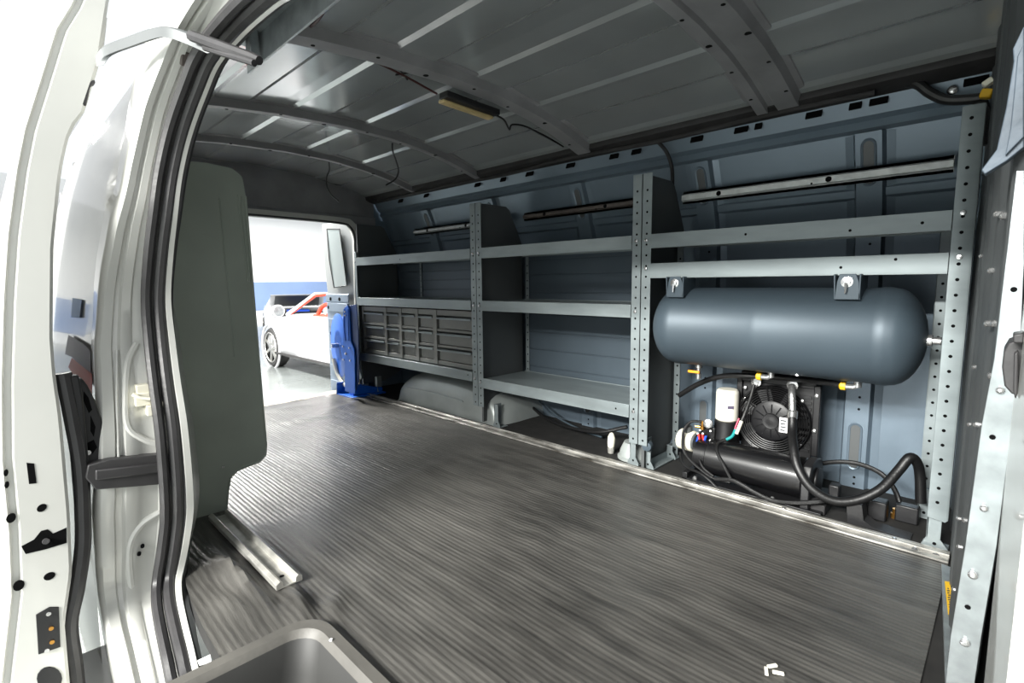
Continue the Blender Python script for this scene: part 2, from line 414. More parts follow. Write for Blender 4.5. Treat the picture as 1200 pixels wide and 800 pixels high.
# crumpled gusset at the top of the bulkhead
b = MB()
g = pts('y', .79, (1200,30), (1187,57), (1188,72), (1179,126), (1168,175), (1150,199), (1154,204), (1180,188), (1200,172))
b.prism(g, (0,.02,0))
g2 = pts('y', .785, (1200,50), (1192,66), (1188,110), (1184,150), (1178,182), (1200,160))
b.prism(g2, (0,.006,0))
struct(b.build('trim_9', 'gusset', bevel=.001))
# B pillar, facing the open door
b = MB()
b.box(.008, .30, .24, .795, -.30, 1.32)
b.box(.013, .30, .20, .242, -.30, 1.32)
b.m(1)
for z, r in ((.33,.004),(.31,.003)): b.lathe((.0185, .1995, z), (0,-1,0), [(r,0),(r,.001)], 8)
struct(b.build('trim_10', ['white', 'hole'], bevel=.004))
b = MB()
b.prism(pts('y', .60, (1176,412),(1182,402),(1192,398),(1200,398),(1200,462),(1186,462),(1177,452),(1174,430)), (0,.05,0))
b.prism(pts('y', .58, (1187,392),(1200,390),(1200,402),(1187,402)), (0,.03,0)); b.prism(pts('y', .585, (1188,415),(1193,411),(1193,460),(1190,468),(1187,458)), (0,.02,0))
tag(b.build('door_catch', 'rubber', bevel=.0012), 'black plastic door catch on the pillar at the right edge', 'catch')
# door header above the side opening and passenger-side rear wall
b = MB(); rows = []; seal = []
for i, (x, z, I) in enumerate(SP):
    a = SP[max(0,i-1)]; c = SP[min(len(SP)-1,i+1)]
    tx, tz = c[0]-a[0], c[1]-a[1]; l = math.hypot(tx, tz); n = Vector((-tz/l, 0, tx/l))      # away from the opening
    O = yo(z); base = Vector((x, 0, z))
    def P(off, f): q = base + n*off; return Vector((q.x, I + (O-I)*f, q.z))
    rows.append([P(.06,-.32), P(.02,-.20), P(-.014,-.13), P(-.014,-.05), P(.016,.02), P(.020,.22), P(.034,.26), P(.036,.48), P(.030,.52), P(.030,.66), P(.040,.70), P(.041,.78), P(.030,.81), P(.028,.95), P(.036,1.0), P(.07,1.01), P(.14,1.0)])
    seal.append(P(-.002, .06))
b.grid(rows)
struct(b.build('trim_11', 'white', thick=.003, sharp=50), 'white painted door frame around the side opening')
# double rubber seal on the frame
b = MB(); b.tube(seal, .015, 10)
b.tube([p + Vector((.004,-.028,0)) for p in seal], .012, 8); b.tube([p + Vector((.002,.020,0)) for p in seal], .010, 8)
struct(b.build('trim_12', 'rubber'), 'black rubber weatherstrip around the side opening')
# passenger side wall behind the frame
b = MB()
zz = [-.10,.2,.5,.8,1.0,1.15,1.28,1.35,1.40,1.46]
b.grid([[(x, yi(min(z,1.29))+.02, z) for z in zz] for x in (XR, -2.6, -1.69)])
b.grid([[(x, yo(z), z) for z in [-.4]+zz] for x in (XR, -2.6, -1.66)])
b.grid([[(x, y, z) for y, z in ((.345,1.35),(.37,1.31),(.41,1.30))] for x in (XR, .06)])
b.m(1)
# guessed colour patches on the outside of the body, seen through the gap beside the open door
def flank(px, py):
    z = .6
    for _ in range(6):
        p = at(px, py, 'y', yo(z)-.0015); z = p.z
    return p
def flank_patch(mi, P):
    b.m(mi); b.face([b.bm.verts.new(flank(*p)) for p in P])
flank_patch(2, ((85,349),(96,351),(93,372),(83,372)))
flank_patch(3, ((80,392),(100,404),(106,412),(106,440),(84,418),(76,415)))
flank_patch(1, ((84,419),(108,438),(108,470),(92,450),(80,430)))
struct(b.build('wall_right', ['white', 'patchred', 'patchblue', 'patchdark'], sharp=60))
# small fittings on the frame: dark slots, striker, rubber buffer, pressings
JZ = sorted([(p[1], p[0]) for p in SP if p[0] < -1.4 and p[1] > -.05])
def onj(px, py, off=.0):
    x = -1.6
    for _ in range(8):
        p = at(px, py, 'x', x); x = interp(p.z, [a for a, _ in JZ], [c for _, c in JZ]) - .030 + off
    return at(px, py, 'x', x)
b = MB()
for px, py in ((167,640),(163,649)):
    b.lathe(onj(px, py, .006), (1,-.2,0), [(.0045,-.006),(.0045,.002)], 10)
struct(b.build('trim_13', 'hole'))
b = MB()
b.prism([onj(px, py, .022) for px, py in ((103,545),(128,538),(205,531),(208,545),(207,566),(150,571),(112,574),(100,560))], (-.06,0,0)); b.prism([onj(px, py, .028) for px, py in ((112,551),(203,541),(203,552),(112,563))], (-.01,0,0))
struct(b.build('trim_14', 'rubber', bevel=.003), 'black rubber buffer strip across the door frame')
b = MB()
for a in ((158,462,184,474),(160,452,176,460),(172,476,188,486)):
    p = onj(a[0], a[1], .026); r = onj(a[2], a[3], .026); b.box(p.x-.05, p.x, p.y, r.y, r.z, p.z)
b.tube([onj(*p, .03) for p in ((155,462),(164,466),(182,467),(190,472),(186,482))], .005, 8)
struct(b.build('trim_15', 'cream', bevel=.002))
b = MB()
b.tube([onj(*p, -.003) for p in ((160,402),(150,425),(147,470),(150,500),(165,513),(185,521),(199,527))], .008, 8, smooth=5)
b.tube([onj(*p, -.003) for p in ((190,598),(165,615),(152,640),(153,680),(160,720),(170,760),(178,800))], .009, 8, smooth=5)
b.tube([onj(*p, .002) for p in ((137,410),(137,470),(139,535))], .003, 8)
struct(b.build('trim_16', 'white'))
# ---- rear wall: header, jambs
b = MB()
b.grid([[(-3.42, y, z) for z in (1.215, zr(y)+.02)] for y in np.linspace(.36, 2.05, 20)])
b.box(-3.46, -3.40, .36, 2.05, 1.20, 1.26)
b.m(1).box(-3.45, -3.41, 1.935, 2.26, -.06, 1.24)
b.prism([(-3.43, 2.06, 1.40), (-3.43, 2.26, 1.40), (-3.43, 2.26, 1.2), (-3.43, 1.93, 1.2)], (-.02,0,0))
b.m(0).box(-3.45, -3.41, .30, .50, -.06, 1.24)
struct(b.build('wall_rear', ['bow', 'wall'], bevel=.003))
b = MB()
JP = [(1.872,-.04),(1.872,.6),(1.880,1.0),(1.876,1.12),(1.84,1.185),(1.76,1.205),(1.4,1.21),(.8,1.21),(.55,1.20)]
JP = [(p.y, p.z) for p in catmull([Vector((0,y,z)) for y, z in JP], 4)]
b.loft([[(-3.44, y, z), (-3.385, y, z), (-3.385, y+.012, z+.008), (-3.385, y+.055 if z < 1.15 else y+.02, z+(.0 if z < 1.1 else .03)), (-3.44, y+.06, z+.02)] for y, z in JP], False, False)
struct(b.build('trim_17', 'white', thick=.003, sharp=50), 'pale painted frame of the rear door opening')
b = MB(); b.tube([(-3.392, y-.006, z-.004) for y, z in JP], .010, 8)
struct(b.build('trim_18', 'rubber'))
# tan wear strip at the rear threshold
b = MB(); b.grid([[(x, y, .005+.004*math.sin(23*y+x*9)+(0 if x > -3.5 else -.01)) for y in np.linspace(.45, 1.86, 40)] for x in (-3.38,-3.43,-3.48,-3.54)])
struct(b.build('trim_19', 'tan', bevel=.002))

# ---- floor rail (aluminium sill strip) along the shelving
b = MB()
b.box(-3.32, -.075, 1.766, 1.790, .003, .010); b.box(-3.32, -.075, 1.797, 1.809, .003, .017); b.box(-3.32, -.075, 1.815, 1.829, .003, .015); b.m(1).box(-3.32, -.075, 1.768, 1.826, .001, .0065)
r = tag(b.build('sill_strip', ['stripm', 'dirt'], bevel=.0015), 'scuffed aluminium edging strip along the mat in front of the shelving', 'trim strip')
b = MB()
for x in (-.2, -.5, -.8, -1.4, -2.0, -2.6): b.lathe((x, 1.803, .017), (0,0,1), [(.006,0),(.006,.002),(.003,.004)], 10)
b.build('screw', 'steel', r)
# front floor edge kick plate and warning sticker
b = MB()
b.prism([at(1103,660,'z',.012), at(1114,664,'z',.012), at(1135,800,'z',.012), at(1108,800,'z',.012)], (0,0,-.012))
struct(b.build('trim_20', 'galv', bevel=.001))
b = MB()
sp_ = [at(1107,681,'z',.0135), at(1113,682,'z',.0135), at(1119,719,'z',.0135), at(1111,720,'z',.0135)]
b.prism(sp_, (0,0,.001)); b.m(1)
def lerp(a, c, t): return a + (c-a)*t
for k in range(9):
    t0 = .22 + .07*k; t1 = t0 + .04; a = lerp(sp_[0], sp_[3], t0); c = lerp(sp_[1], sp_[2], t0); d = lerp(sp_[0], sp_[3], t1); e = lerp(sp_[1], sp_[2], t1)
    w0 = .35 - (.12 if k % 3 else 0); w1 = .62 + (.12 if k % 2 else 0)
    up = Vector((0,0,.0013))
    b.face([b.bm.verts.new(v+up) for v in (lerp(a,c,w0), lerp(a,c,w1), lerp(d,e,w1), lerp(d,e,w0))])
tag(b.build('warning_sticker', ['yellow', 'ink']), 'yellow warning sticker on the floor edge by the bulkhead', 'sticker')
# dark cable on the front edge
tag(MB().tube(pts('z', .02, (1120,765),(1123,770),(1126,785),(1130,800)), .012, 8).build('black_edge_cable', 'rubber'), 'short black cable on the floor edge at the foot of the bulkhead', 'cable')

# ================================================================== SHELVING
YF = 1.82
def upright(parent, x0, x1, z0, z1, y=YF, depth=.035, side='l', holes=True, pitch=.0415):
    """folded, perforated angle post: front flange x0..x1, side flange going back"""
    b = MB()
    b.box(x0, x1, y, y+.003, z0, z1)
    if side == 'l': b.box(x0, x0+.003, y, y+depth, z0, z1)
    else: b.box(x1-.003, x1, y, y+depth, z0, z1)
    b.m(1)
    if holes:
        n = int((z1-z0-.03)/pitch); xc = (x0+x1)/2
        for k in range(n): b.lathe((xc, y-.0004, z0+.02+k*pitch), (0,1,0), [(.0048,0),(.0048,.0015)], 8)
    return b.build('upright', ['shelf', 'hole'], parent, bevel=.0008)
def shelf(parent, x0, x1, zt, zb, yb, name='shelf', holes=(), yf=YF, m='shelf'):
    b = MB()
    b.box(x0, x1, yf-.004, yf-.001, zb, zt)                     # front lip
    b.box(x0, x1, yf-.004, yf+.014, zb-.002, zb+.001)           # return flange
    b.box(x0, x1, yf-.001, yb, zt-.006, zt-.003)                # tray
    b.box(x0, x1, yb-.003, yb, zt-.04, zt)
    b.m(1)
    for f, h in holes: b.lathe((x0+(x1-x0)*f, yf-.0045, zb+(zt-zb)*h), (0,1,0), [(.0045,0),(.0045,.0015)], 8)
    return b.build(name, [m, 'hole'], parent, bevel=.0012)
def end_panel(parent, x, zb=.03, y1=2.06):
    b = MB()
    poly = [(x, YF+.02, zb), (x, YF+.02, 1.19), (x, y1-.02, 1.19), (x, y1+.005, 1.175), (x, 2.13, 1.06), (x, 2.165, .99), (x, 2.165, .12), (x, 2.03, zb)]
    b.prism(poly, (.0025,0,0))
    b.box(x, x+.014, YF+.02, YF+.023, zb, 1.19)
    return b.build('end_panel', 'panel', parent, bevel=.0006)
def rear_post(parent, x, y, z0, z1, w=.026, holes=True):
    b = MB(); b.box(x, x+w, y, y+.003, z0, z1); b.box(x, x+.003, y, y+.03, z0, z1); b.m(1)
    for k in range(int((z1-z0-.04)/.042)): b.lathe((x+w*.55, y-.0004, z0+.03+.042*k), (0,1,0), [(.0045,0),(.0045,.0015)], 8)
    return b.build('rear_upright', ['shelf', 'hole'], parent, bevel=.0008)
def foot(parent, x, y, h=.13, w=.038, dirx=1):
    b = MB()
    P = [(x, y, .0), (x, y, .012), (x+.010, y, .035), (x+.010, y, h), (x+.010+w*.7, y, h), (x+.010+w*.7, y, .035), (x+w+.014, y, .012), (x+w+.014, y, .0)]
    b.prism(P, (0, .004, 0)); b.box(x, x+w+.014, y, y+.06, .0, .004)
    b.box(x+.010, x+.014, y, y+.05, .01, h)
    b.m(1); b.lathe((x+w*.5+.007, y-.0006, .02), (0,1,0), [(.005,0),(.005,.002)], 8)
    return b.build('foot', ['shelf', 'hole'], parent, bevel=.001)
def rear_back(parent, x0, x1, z0, z1, y, lines, m='backp'):
    b = MB(); q = [z0] + sorted(lines) + [z1]
    b.box(x0, x1, y+.006, y+.008, z0, z1)
    for a, c in zip(q[:-1], q[1:]): b.box(x0, x1, y, y+.007, a+.003, c-.003)
    return b.build('back_panel', m, parent, bevel=.002)
def bolts(parent, spots):
    for x, y, z in spots:
        b = MB(); b.lathe((x, y, z), (0,-1,0), [(.0065,0),(.0075,.001),(.0065,.004),(.002,.005)], 10)
        b.build('bolt', 'steel', parent)
ZT, ZM, ZL = (.957,.905), (.683,.632), (.270,.218)
# -- unit by the rear door
u = thing('shelving_unit', 'grey steel shelving unit nearest the rear door, holding the drawer cabinet', 'shelving', group='steel shelving units along the wall')
upright(u, -3.315, -3.290, .10, 1.00, side='l', holes=False); upright(u, -2.085, -2.045, .11, 1.19, side='r')
end_panel(u, -3.313, .06)
shelf(u, -3.289, -2.085, *ZT, 2.12, holes=((.45,.4),)); shelf(u, -3.289, -2.085, *ZM, 2.15); shelf(u, -3.289, -2.085, .293, .243, 2.15, holes=((.97,.6),(.05,.5)))
rear_back(u, -3.29, -2.085, .68, .95, 2.165, (.735,.80,.86,.915), 'backp')
rear_post(u, -3.02, 2.158, .68, .955, .022)
foot(u, -3.225, 1.885, .12); 
bolts(u, [(-2.065, YF-.001, .93), (-2.065, YF-.001, .655), (-2.065, YF-.001, .262), (-3.302, YF-.001, .93)])
# -- middle unit
u = thing('shelving_unit', 'grey steel shelving unit with three open shelves in the middle of the wall', 'shelving', group='steel shelving units along the wall')
upright(u, -2.040, -2.000, .11, 1.19, side='l'); upright(u, -1.105, -1.066, .11, 1.19, side='r')
end_panel(u, -2.036, .02)
shelf(u, -1.999, -1.106, *ZT, 2.13); shelf(u, -1.999, -1.106, *ZM, 2.15); shelf(u, -1.999, -1.106, *ZL, 2.15, holes=((.93,.5),))
rear_back(u, -1.995, -1.10, .255, .945, 2.16, (.30,.40,.50,.60,.72,.82,.90))
rear_post(u, -1.992, 2.150, .0, .93, .024)
foot(u, -1.975, 1.865, .125); foot(u, -1.135, 1.862, .125)
bolts(u, [(-2.02, YF-.001, .93), (-2.02, YF-.001, .655), (-2.02, YF-.001, .245), (-1.086, YF-.001, .935), (-1.086, YF-.001, .655), (-1.086, YF-.001, .245)])
# -- front unit
u = thing('shelving_unit', 'grey steel shelving frame by the bulkhead, carrying the air tank', 'shelving', group='steel shelving units along the wall')
upright(u, -1.061, -1.022, .11, 1.19, side='l')
b = MB()
b.loft([[(-.132,YF,.102),(-.092,YF,.096),(-.086,YF+.004,.102),(-.086,YF+.035,.104),(-.089,YF+.035,.104),(-.092,YF+.004,.104),(-.132,YF+.004,.104)], [(-.132,YF,1.22),(-.092,YF,1.22),(-.086,YF+.004,1.22),(-.086,YF+.035,1.22),(-.089,YF+.035,1.22),(-.092,YF+.004,1.22),(-.132,YF+.004,1.22)]])
b.m(1)
for k in range(26): b.lathe((-.112, YF-.0004, .15+.0415*k), (0,1,0), [(.0048,0),(.0048,.0015)], 8)
b.build('upright', ['shelf', 'hole'], u, bevel=.0008)
end_panel(u, -1.058, .01)
shelf(u, -1.021, -.133, *ZT, 2.12, holes=((.40,.5),(.74,.3),(.93,.45))); shelf(u, -1.021, -.133, .845, .790, 2.12, 'tank_shelf', holes=((.72,.4),(.87,.75)))
rear_post(u, -1.045, 2.085, .0, .95, .026); rear_post(u, -.178, 2.085, .10, .93, .030)
foot(u, -1.065, 1.862, .125); foot(u, -1.058, 2.04, .06); foot(u, -.142, 1.84, .14, .046); foot(u, -.185, 2.07, .10)
b = MB(); b.box(-1.052, -1.012, 1.862, 2.06, .0, .006); b.box(-1.052, -1.046, 1.862, 2.06, .0, .03); b.build('foot_rail', 'shelf', u, bevel=.001)
bolts(u, [(-1.042, YF-.001, .935), (-1.042, YF-.001, .826), (-.112, YF-.001, .948), (-.112, YF-.001, .832)])
# -- cross rails on the wall
def cross_rail(name, p0, p1, y, h, label, m='zinc', grp=None):
    b = MB(); z = (p0+p1)/2
    x0, x1 = h
    P = [(y, p0), (y, p0+.012), (y-.012, p0+.016), (y-.012, p1-.016), (y, p1-.012), (y, p1)]
    b.prism([(x0, yy, zz) for yy, zz in P] , (x1-x0,0,0))
    b.m(1)
    for f in (.18, .62): b.lathe((x0+(x1-x0)*f, y-.0135, z), (0,1,0), [(.010,0),(.010,.002)], 12)
    b.lathe((x0+(x1-x0)*.56, y-.0135, z-.008), (0,1,0), [(.004,0),(.004,.002)], 8)
    return tag(b.build(name, [m, 'hole'], bevel=.001), label, 'rail', grp)
cross_rail('cross_rail', 1.097, 1.150, 2.10, (-1.035, -.160), 'bright galvanised rail on the wall above the shelves beside the bulkhead', grp='horizontal rails on the wall')
cross_rail('cross_rail', 1.103, 1.150, 2.105, (-2.99, -2.10), 'bright galvanised rail on the wall above the drawer cabinet shelf', grp='horizontal rails on the wall')
cross_rail('cross_rail', 1.112, 1.158, 2.118, (-1.97, -1.10), 'dull brownish rail on the wall above the middle shelves', 'rust', 'horizontal rails on the wall')
# -- drawer cabinet
cab = thing('drawer_cabinet', 'low grey cabinet of small parts drawers on the rear unit', 'drawer cabinet', (-2.69,1.86,.30))
x0, x1, z0, z1 = -3.283, -2.092, .297, .622
b = MB()
cols = [(-3.262,-3.000),(-2.968,-2.822),(-2.792,-2.640),(-2.610,-2.462),(-2.425,-2.112)]
rowsz = [(.322,.402),(.416,.496),(.510,.590)]
b.box(x0, x1, 1.90, 2.14, z0, z1)
xsplit = [x0] + [v for c_ in cols for v in c_] + [x1]
for k in range(0, len(xsplit), 2): b.box(xsplit[k], xsplit[k+1], 1.842, 1.90, z0, z1)
zsplit = [z0] + [v for r_ in rowsz for v in r_] + [z1]
for k in range(0, len(zsplit), 2): b.box(x0, x1, 1.846, 1.90, zsplit[k], zsplit[k+1])
part(b.build('body', 'cabinet', None, bevel=.001), cab)
for ca, cb in cols:
    for ra, rb in rowsz:
        b = MB(); b.box(ca+.008, cb-.002, 1.853, 1.90, ra+.002, rb-.010)
        dr = part(b.build('drawer', 'cabinet', None, bevel=.003), cab)
        b = MB(); b.box(ca+.006, cb-.002, 1.836, 1.858, rb-.016, rb-.010); b.box(ca+.006, cb-.002, 1.836, 1.839, rb-.022, rb-.010)
        h = b.build('pull', 'shelf', None, bevel=.001); h.parent = dr
# -- wheel housing below
b = MB(); rows = []
cx, rx, hz = -2.44, .50, .215
for k in range(25):
    th = PI*k/24
    X = cx - rx*math.copysign(abs(math.cos(th))**.75, math.cos(th)); Z = hz*math.sin(th)**.7 if math.sin(th) > 1e-6 else 0
    def sx(f, zf): return (cx + (X-cx)*f, zf)
    rows.append([(X, 2.25, Z*1.04), (X, 2.02, Z*1.02), (cx+(X-cx)*.985, 1.95, Z*.985), (cx+(X-cx)*.95, 1.905, Z*.90), (cx+(X-cx)*.93, 1.885, Z*.80), (cx+(X-cx)*.925, 1.878, Z*.55), (cx+(X-cx)*.93, 1.875, Z*.2), (cx+(X-cx)*.95, 1.872, 0)])
b.grid(rows)
# stiffening dents along the crown, and a weld flange
for k in range(7): 
    xx = -2.42 + .055*k; zt = hz*(max(0,1-((xx-cx)/rx)**2))**.5
    b.tube([(xx, 1.93, zt*.93), (xx+.015, 1.965, zt*1.01), (xx+.03, 2.02, zt*1.02)], .007, 6)
b.tube([(cx-.38,1.884,.10),(cx-.1,1.878,.105),(cx+.2,1.878,.095)], .006, 6)
struct(b.build('trim_21', 'wheelh', sharp=60), 'dented grey metal wheel housing below the drawers')

# ================================================================== AIR TANK
TY, TZ, TR = 1.905, .602, .148
tx0, tx1 = -1.020, -.170
tank = thing('air_tank', 'grey cylindrical compressed air tank hung below the shelf', 'air tank', (-.6,TY,TZ))
def headprof(): 
    P = []
    for k in range(9): a = PI/2*k/8; P.append((TR*math.sin(a), .085*(1-math.cos(a))))
    P += [(TR+.0015, .090), (TR+.0015, .115), (TR, .118)]
    q = [(r, (tx1-tx0)-t) for r, t in P][::-1]
    mid = [(TR, .40), (TR+.0012, .41), (TR, .42)]
    return P + mid + q
part(MB().lathe((tx0,TY,TZ), (1,0,0), headprof(), 56).build('tank_shell', 'tank', sharp=50), tank)
# hanging brackets with bolts
for bx in (-.905, -.358):
    b = MB(); yb0 = 1.79
    b.prism([(bx-.030, yb0, .716), (bx-.026, yb0, .770), (bx-.020, yb0, .792), (bx+.022, yb0, .792), (bx+.030, yb0, .770), (bx+.036, yb0, .716)], (0,.004,0))
    b.prism([(bx+.030, yb0, .716), (bx+.030, yb0+.10, .735), (bx+.030, yb0+.10, .792), (bx+.030, yb0, .792)], (.005,0,0))
    b.prism([(bx-.032, yb0, .716), (bx-.032, yb0+.10, .735), (bx-.032, yb0+.10, .792), (bx-.036, yb0, .792)], (.005,0,0))
    br = part(b.build('bracket', 'tank', bevel=.0015), tank)
    b = MB(); b.lathe((bx, yb0+.002, .768), (0,-1,0), [(.016,0),(.016,.003),(.010,.004),(.010,.011),(.004,.012)], 12)
    b.tube([(bx, yb0-.008, .765), (bx-.001, yb0-.010, .735)], [.005,.0025], 8)
    h = b.build('bolt', 'steel'); h.parent = br
# end plug
p = at(1096,393,'y',TY)
part(MB().lathe((tx1-.002,TY,TZ-.005), (1,0,0), [(.018,0),(.018,.012),(.012,.014),(.012,.032)], 12).build('end_plug', 'steel'), tank)
part(MB().lathe((tx0+.002,TY,TZ+.004), (-1,0,0), [(.007,0),(.007,.008)], 10).build('end_stud', 'steel'), tank)
# drain valve with orange lever
dv = at(819,424,'y',TY)
b = MB(); b.lathe((dv.x, TY, TZ-TR+.010), (0,0,-1), [(.013,0),(.013,.022),(.008,.024),(.008,.045),(.010,.046),(.010,.066)], 12)
o = part(b.build('drain_valve', 'steel'), tank)
b = MB(); b.obox((dv.x-.014, TY-.012, TZ-TR-.028), (.046,.008,.010)); h = b.build('valve_lever', 'orange', bevel=.002); h.parent = o
# ports below
def port(px, py, capdir=-1):
    q = at(px, py, 'y', TY)
    b = MB(); zt = TZ-math.sqrt(max(0,TR**2))+.012
    b.lathe((q.x, TY, zt), (0,0,-1), [(.014,0),(.014,.014),(.011,.016),(.011,.030)], 12)
    b.tube([(q.x, TY, zt-.024), (q.x+capdir*.012, TY, zt-.030), (q.x+capdir*.034, TY, zt-.031)], .010, 10)
    o = part(b.build('elbow_fitting', 'steel'), tank)
    b = MB(); b.lathe((q.x+capdir*.032, TY, zt-.031), (capdir,0,0), [(.014,0),(.014,.014),(.009,.018)], 8)
    h = b.build('coupling_nut', 'yellow'); h.parent = o
    return Vector((q.x+capdir*.046, TY, zt-.031))
P1 = port(904,434); P2 = port(1006,440)
part(MB().lathe((at(937,425,'y',TY-.03).x, TY-.05, TZ-TR+.012), (0,-.3,-1), [(.008,0),(.008,.006)], 10).build('port_plug', 'steel'), tank)

# ================================================================== COMPRESSOR
cp = thing('air_compressor', 'black air compressor with fan cooler and white filter on the floor under the tank', 'compressor', (-.62,1.95,0))
def sub(o, parent): o.parent = parent; return o
part(MB().box(-.88,-.40,1.845,2.10,.0,.014).box(-.88,-.86,1.845,2.10,.0,.035).build('base_plate', 'black', bevel=.002), cp)
MY, MZ, MR = 1.925, .095, .070
mh = part(MB().lathe((-.855,MY,MZ), (1,0,0), [(.052,0),(.062,.006),(.062,.05),(MR,.055),(MR,.385),(.064,.392)], 40).build('motor_housing', 'gloss'), cp)
b = MB(); b.prism([(-.465,1.845,.014),(-.465,1.845,.125),(-.465,1.865,.158),(-.465,1.925,.17),(-.465,1.985,.158),(-.465,2.01,.12),(-.465,2.01,.014)], (.028,0,0))
b.lathe((-.437,MY,MZ), (1,0,0), [(.045,0),(.045,.01),(.02,.014)], 24)
part(b.build('end_plate', 'black', bevel=.004), cp)
part(MB().box(-.395,-.365,1.90,1.94,.03,.10).build('terminal_box', 'black', bevel=.004), cp)
# cooler with fan
fc = Vector((-.620,2.03,.249)); 
b = MB(); b.box(-.738,-.488,2.052,2.12,.105,.425)
b.box(-.744,-.480,2.045,2.125,.385,.425); b.box(-.488,-.466,2.042,2.06,.14,.40); b.box(-.758,-.738,2.042,2.06,.14,.40)
co = part(b.build('cooler', 'black', bevel=.003), cp)
b = MB()
for R_ in (.082,.090,.098,.106,.114,.122,.129): b.ring(fc, (0,1,0), R_, .0017, 44, 5)
for k in range(8):
    a = 2*PI*k/8+.2; e = Vector((math.cos(a),0,math.sin(a))); b.tube([fc+e*.05+Vector((0,-.003,0)), fc+e*.132+Vector((0,.006,0))], .0022, 5)
for R_ in (.129,): b.ring(fc+Vector((0,.010,0)), (0,1,0), R_, .004, 44, 5)
sub(b.build('fan_guard', 'gloss'), co)
b = MB(); b.lathe(fc+Vector((0,.018,0)), (0,1,0), [(.124,0),(.124,.004)], 40); sub(b.build('fan_shroud', 'hole'), co)
b = MB()
for k in range(7):
    a = 2*PI*k/7; e = Vector((math.cos(a),0,math.sin(a))); t = Vector((-math.sin(a),0,math.cos(a)))
    b.prism([fc+e*.05+t*.02+Vector((0,.006,0)), fc+e*.118+t*.035+Vector((0,.004,0)), fc+e*.118-t*.012+Vector((0,.016,0)), fc+e*.05-t*.015+Vector((0,.014,0))], (0,.002,0))
sub(b.build('fan_blades', 'black'), co)
b = MB(); b.lathe(fc+Vector((0,.006,0)), (0,-1,0), [(.075,0),(.075,.008),(.068,.012),(.030,.013),(.028,.018),(.018,.016),(.010,.018)], 40)
for k in range(12):
    a = 2*PI*k/12; e = Vector((math.cos(a),0,math.sin(a))); b.tube([fc+e*.032+Vector((0,-.008,0)), fc+e*.064+Vector((0,-.007,0))], .0025, 5)
hub = sub(b.build('fan_motor', 'black'), co)
lb = at(918,498,'y',fc.y-.012)
b = MB(); b.box(lb.x-.014, lb.x+.014, fc.y-.0125, fc.y-.0115, lb.z-.028, lb.z+.028); b.m(1)
for k in range(4): b.box(lb.x-.010, lb.x+.006+.003*(k % 2), fc.y-.0129, fc.y-.0124, lb.z-.022+.012*k, lb.z-.017+.012*k)
b_ = sub(b.build('rating_label', ['lab', 'ink']), co); b_['label'] = 'small white printed label'
for px, py in ((957,464),(954,505),(873,454),(872,467),(940,470),(938,521)):
    q = at(px, py, 'y', 2.04); sub(MB().lathe(q, (0,-1,0), [(.007,0),(.007,.003),(.003,.005)], 10).build('screw', 'steel'), co)
q = at(887,447,'y',2.035); sub(MB().lathe(q, (0,-1,0), [(.018,0),(.018,.010),(.012,.011),(.011,.004)], 16).build('pressure_cap', 'steel'), co)
# radiator fins at right of the fan
b = MB()
for k in range(10): b.box(-.528, -.495, 2.046, 2.053, .15+.022*k, .16+.022*k)
sub(b.build('fins', 'black'), co)
# oil filter
q = at(852,480,'y',1.99); ox = q.x
b = MB(); b.lathe((ox,1.99,.232), (0,0,1), [(.036,0),(.042,.006),(.042,.108),(.040,.118),(.034,.124),(.012,.125)], 28)
of = part(b.build('oil_filter', 'filter'), cp); of['label'] = 'white screw-on oil filter can'
b = MB(); b.obox((ox+.026,1.9575,.292), (.022,.0012,.012), Matrix.Rotation(.65,3,'Z')); sub(b.build('filter_label', 'patchdark'), of)
part(MB().lathe((ox,1.99,.09), (0,0,1), [(.05,0),(.05,.06),(.045,.09),(.045,.14),(.030,.145)], 24).build('filter_housing', 'black'), cp)
# pressure manifold: block, gauge, brass fitting, coloured push connectors
q = at(826,512,'y',1.935)
b = MB(); b.box(q.x-.026,q.x+.036,1.94,1.985,.105,.205); mb_ = part(b.build('manifold_block', 'gloss', bevel=.003), cp)
q = at(829,496,'y',1.93); sub(MB().lathe(q+Vector((.005,0,.002)), (.2,-1,.1), [(.017,0),(.018,.012),(.015,.014)], 20).build('pressure_gauge', 'steel'), mb_)
q = at(823,499,'y',1.93); b = MB(); b.lathe(q+Vector((0,0,-.014)), (0,0,1), [(.008,0),(.008,.012),(.005,.014),(.005,.022),(.008,.024),(.008,.034)], 8); b.lathe(q+Vector((-.006,-.004,-.004)), (-1,-.2,0), [(.005,0),(.005,.02)], 8); sub(b.build('brass_fitting', 'brass'), mb_)
for (px, py, m1) in ((818,514,'fblue'),(819.5,512,'fred'),(824,512,'fred'),(826.5,514,'fblue')):
    q = at(px, py, 'y', 1.92); sub(MB().obox(q, (.008,.012,.026), Matrix.Rotation(.25 if m1 == 'fblue' else -.25,3,'Y')).build('push_connector', m1, bevel=.002), mb_)
q = at(828,523,'y',1.915); sub(MB().lathe(q, (1,0,.1), [(.007,-.014),(.007,.014)], 10).build('push_connector', 'orange'), mb_)
for px, py in ((818,508),(824,508),(833,505),(833,516),(841,519),(835,524),(838,527),(821,504)):
    q = at(px, py, 'y', 1.92); sub(MB().lathe(q, (0,-1,.4), [(.004,0),(.004,.005)], 8).build('screw', 'steel'), mb_)
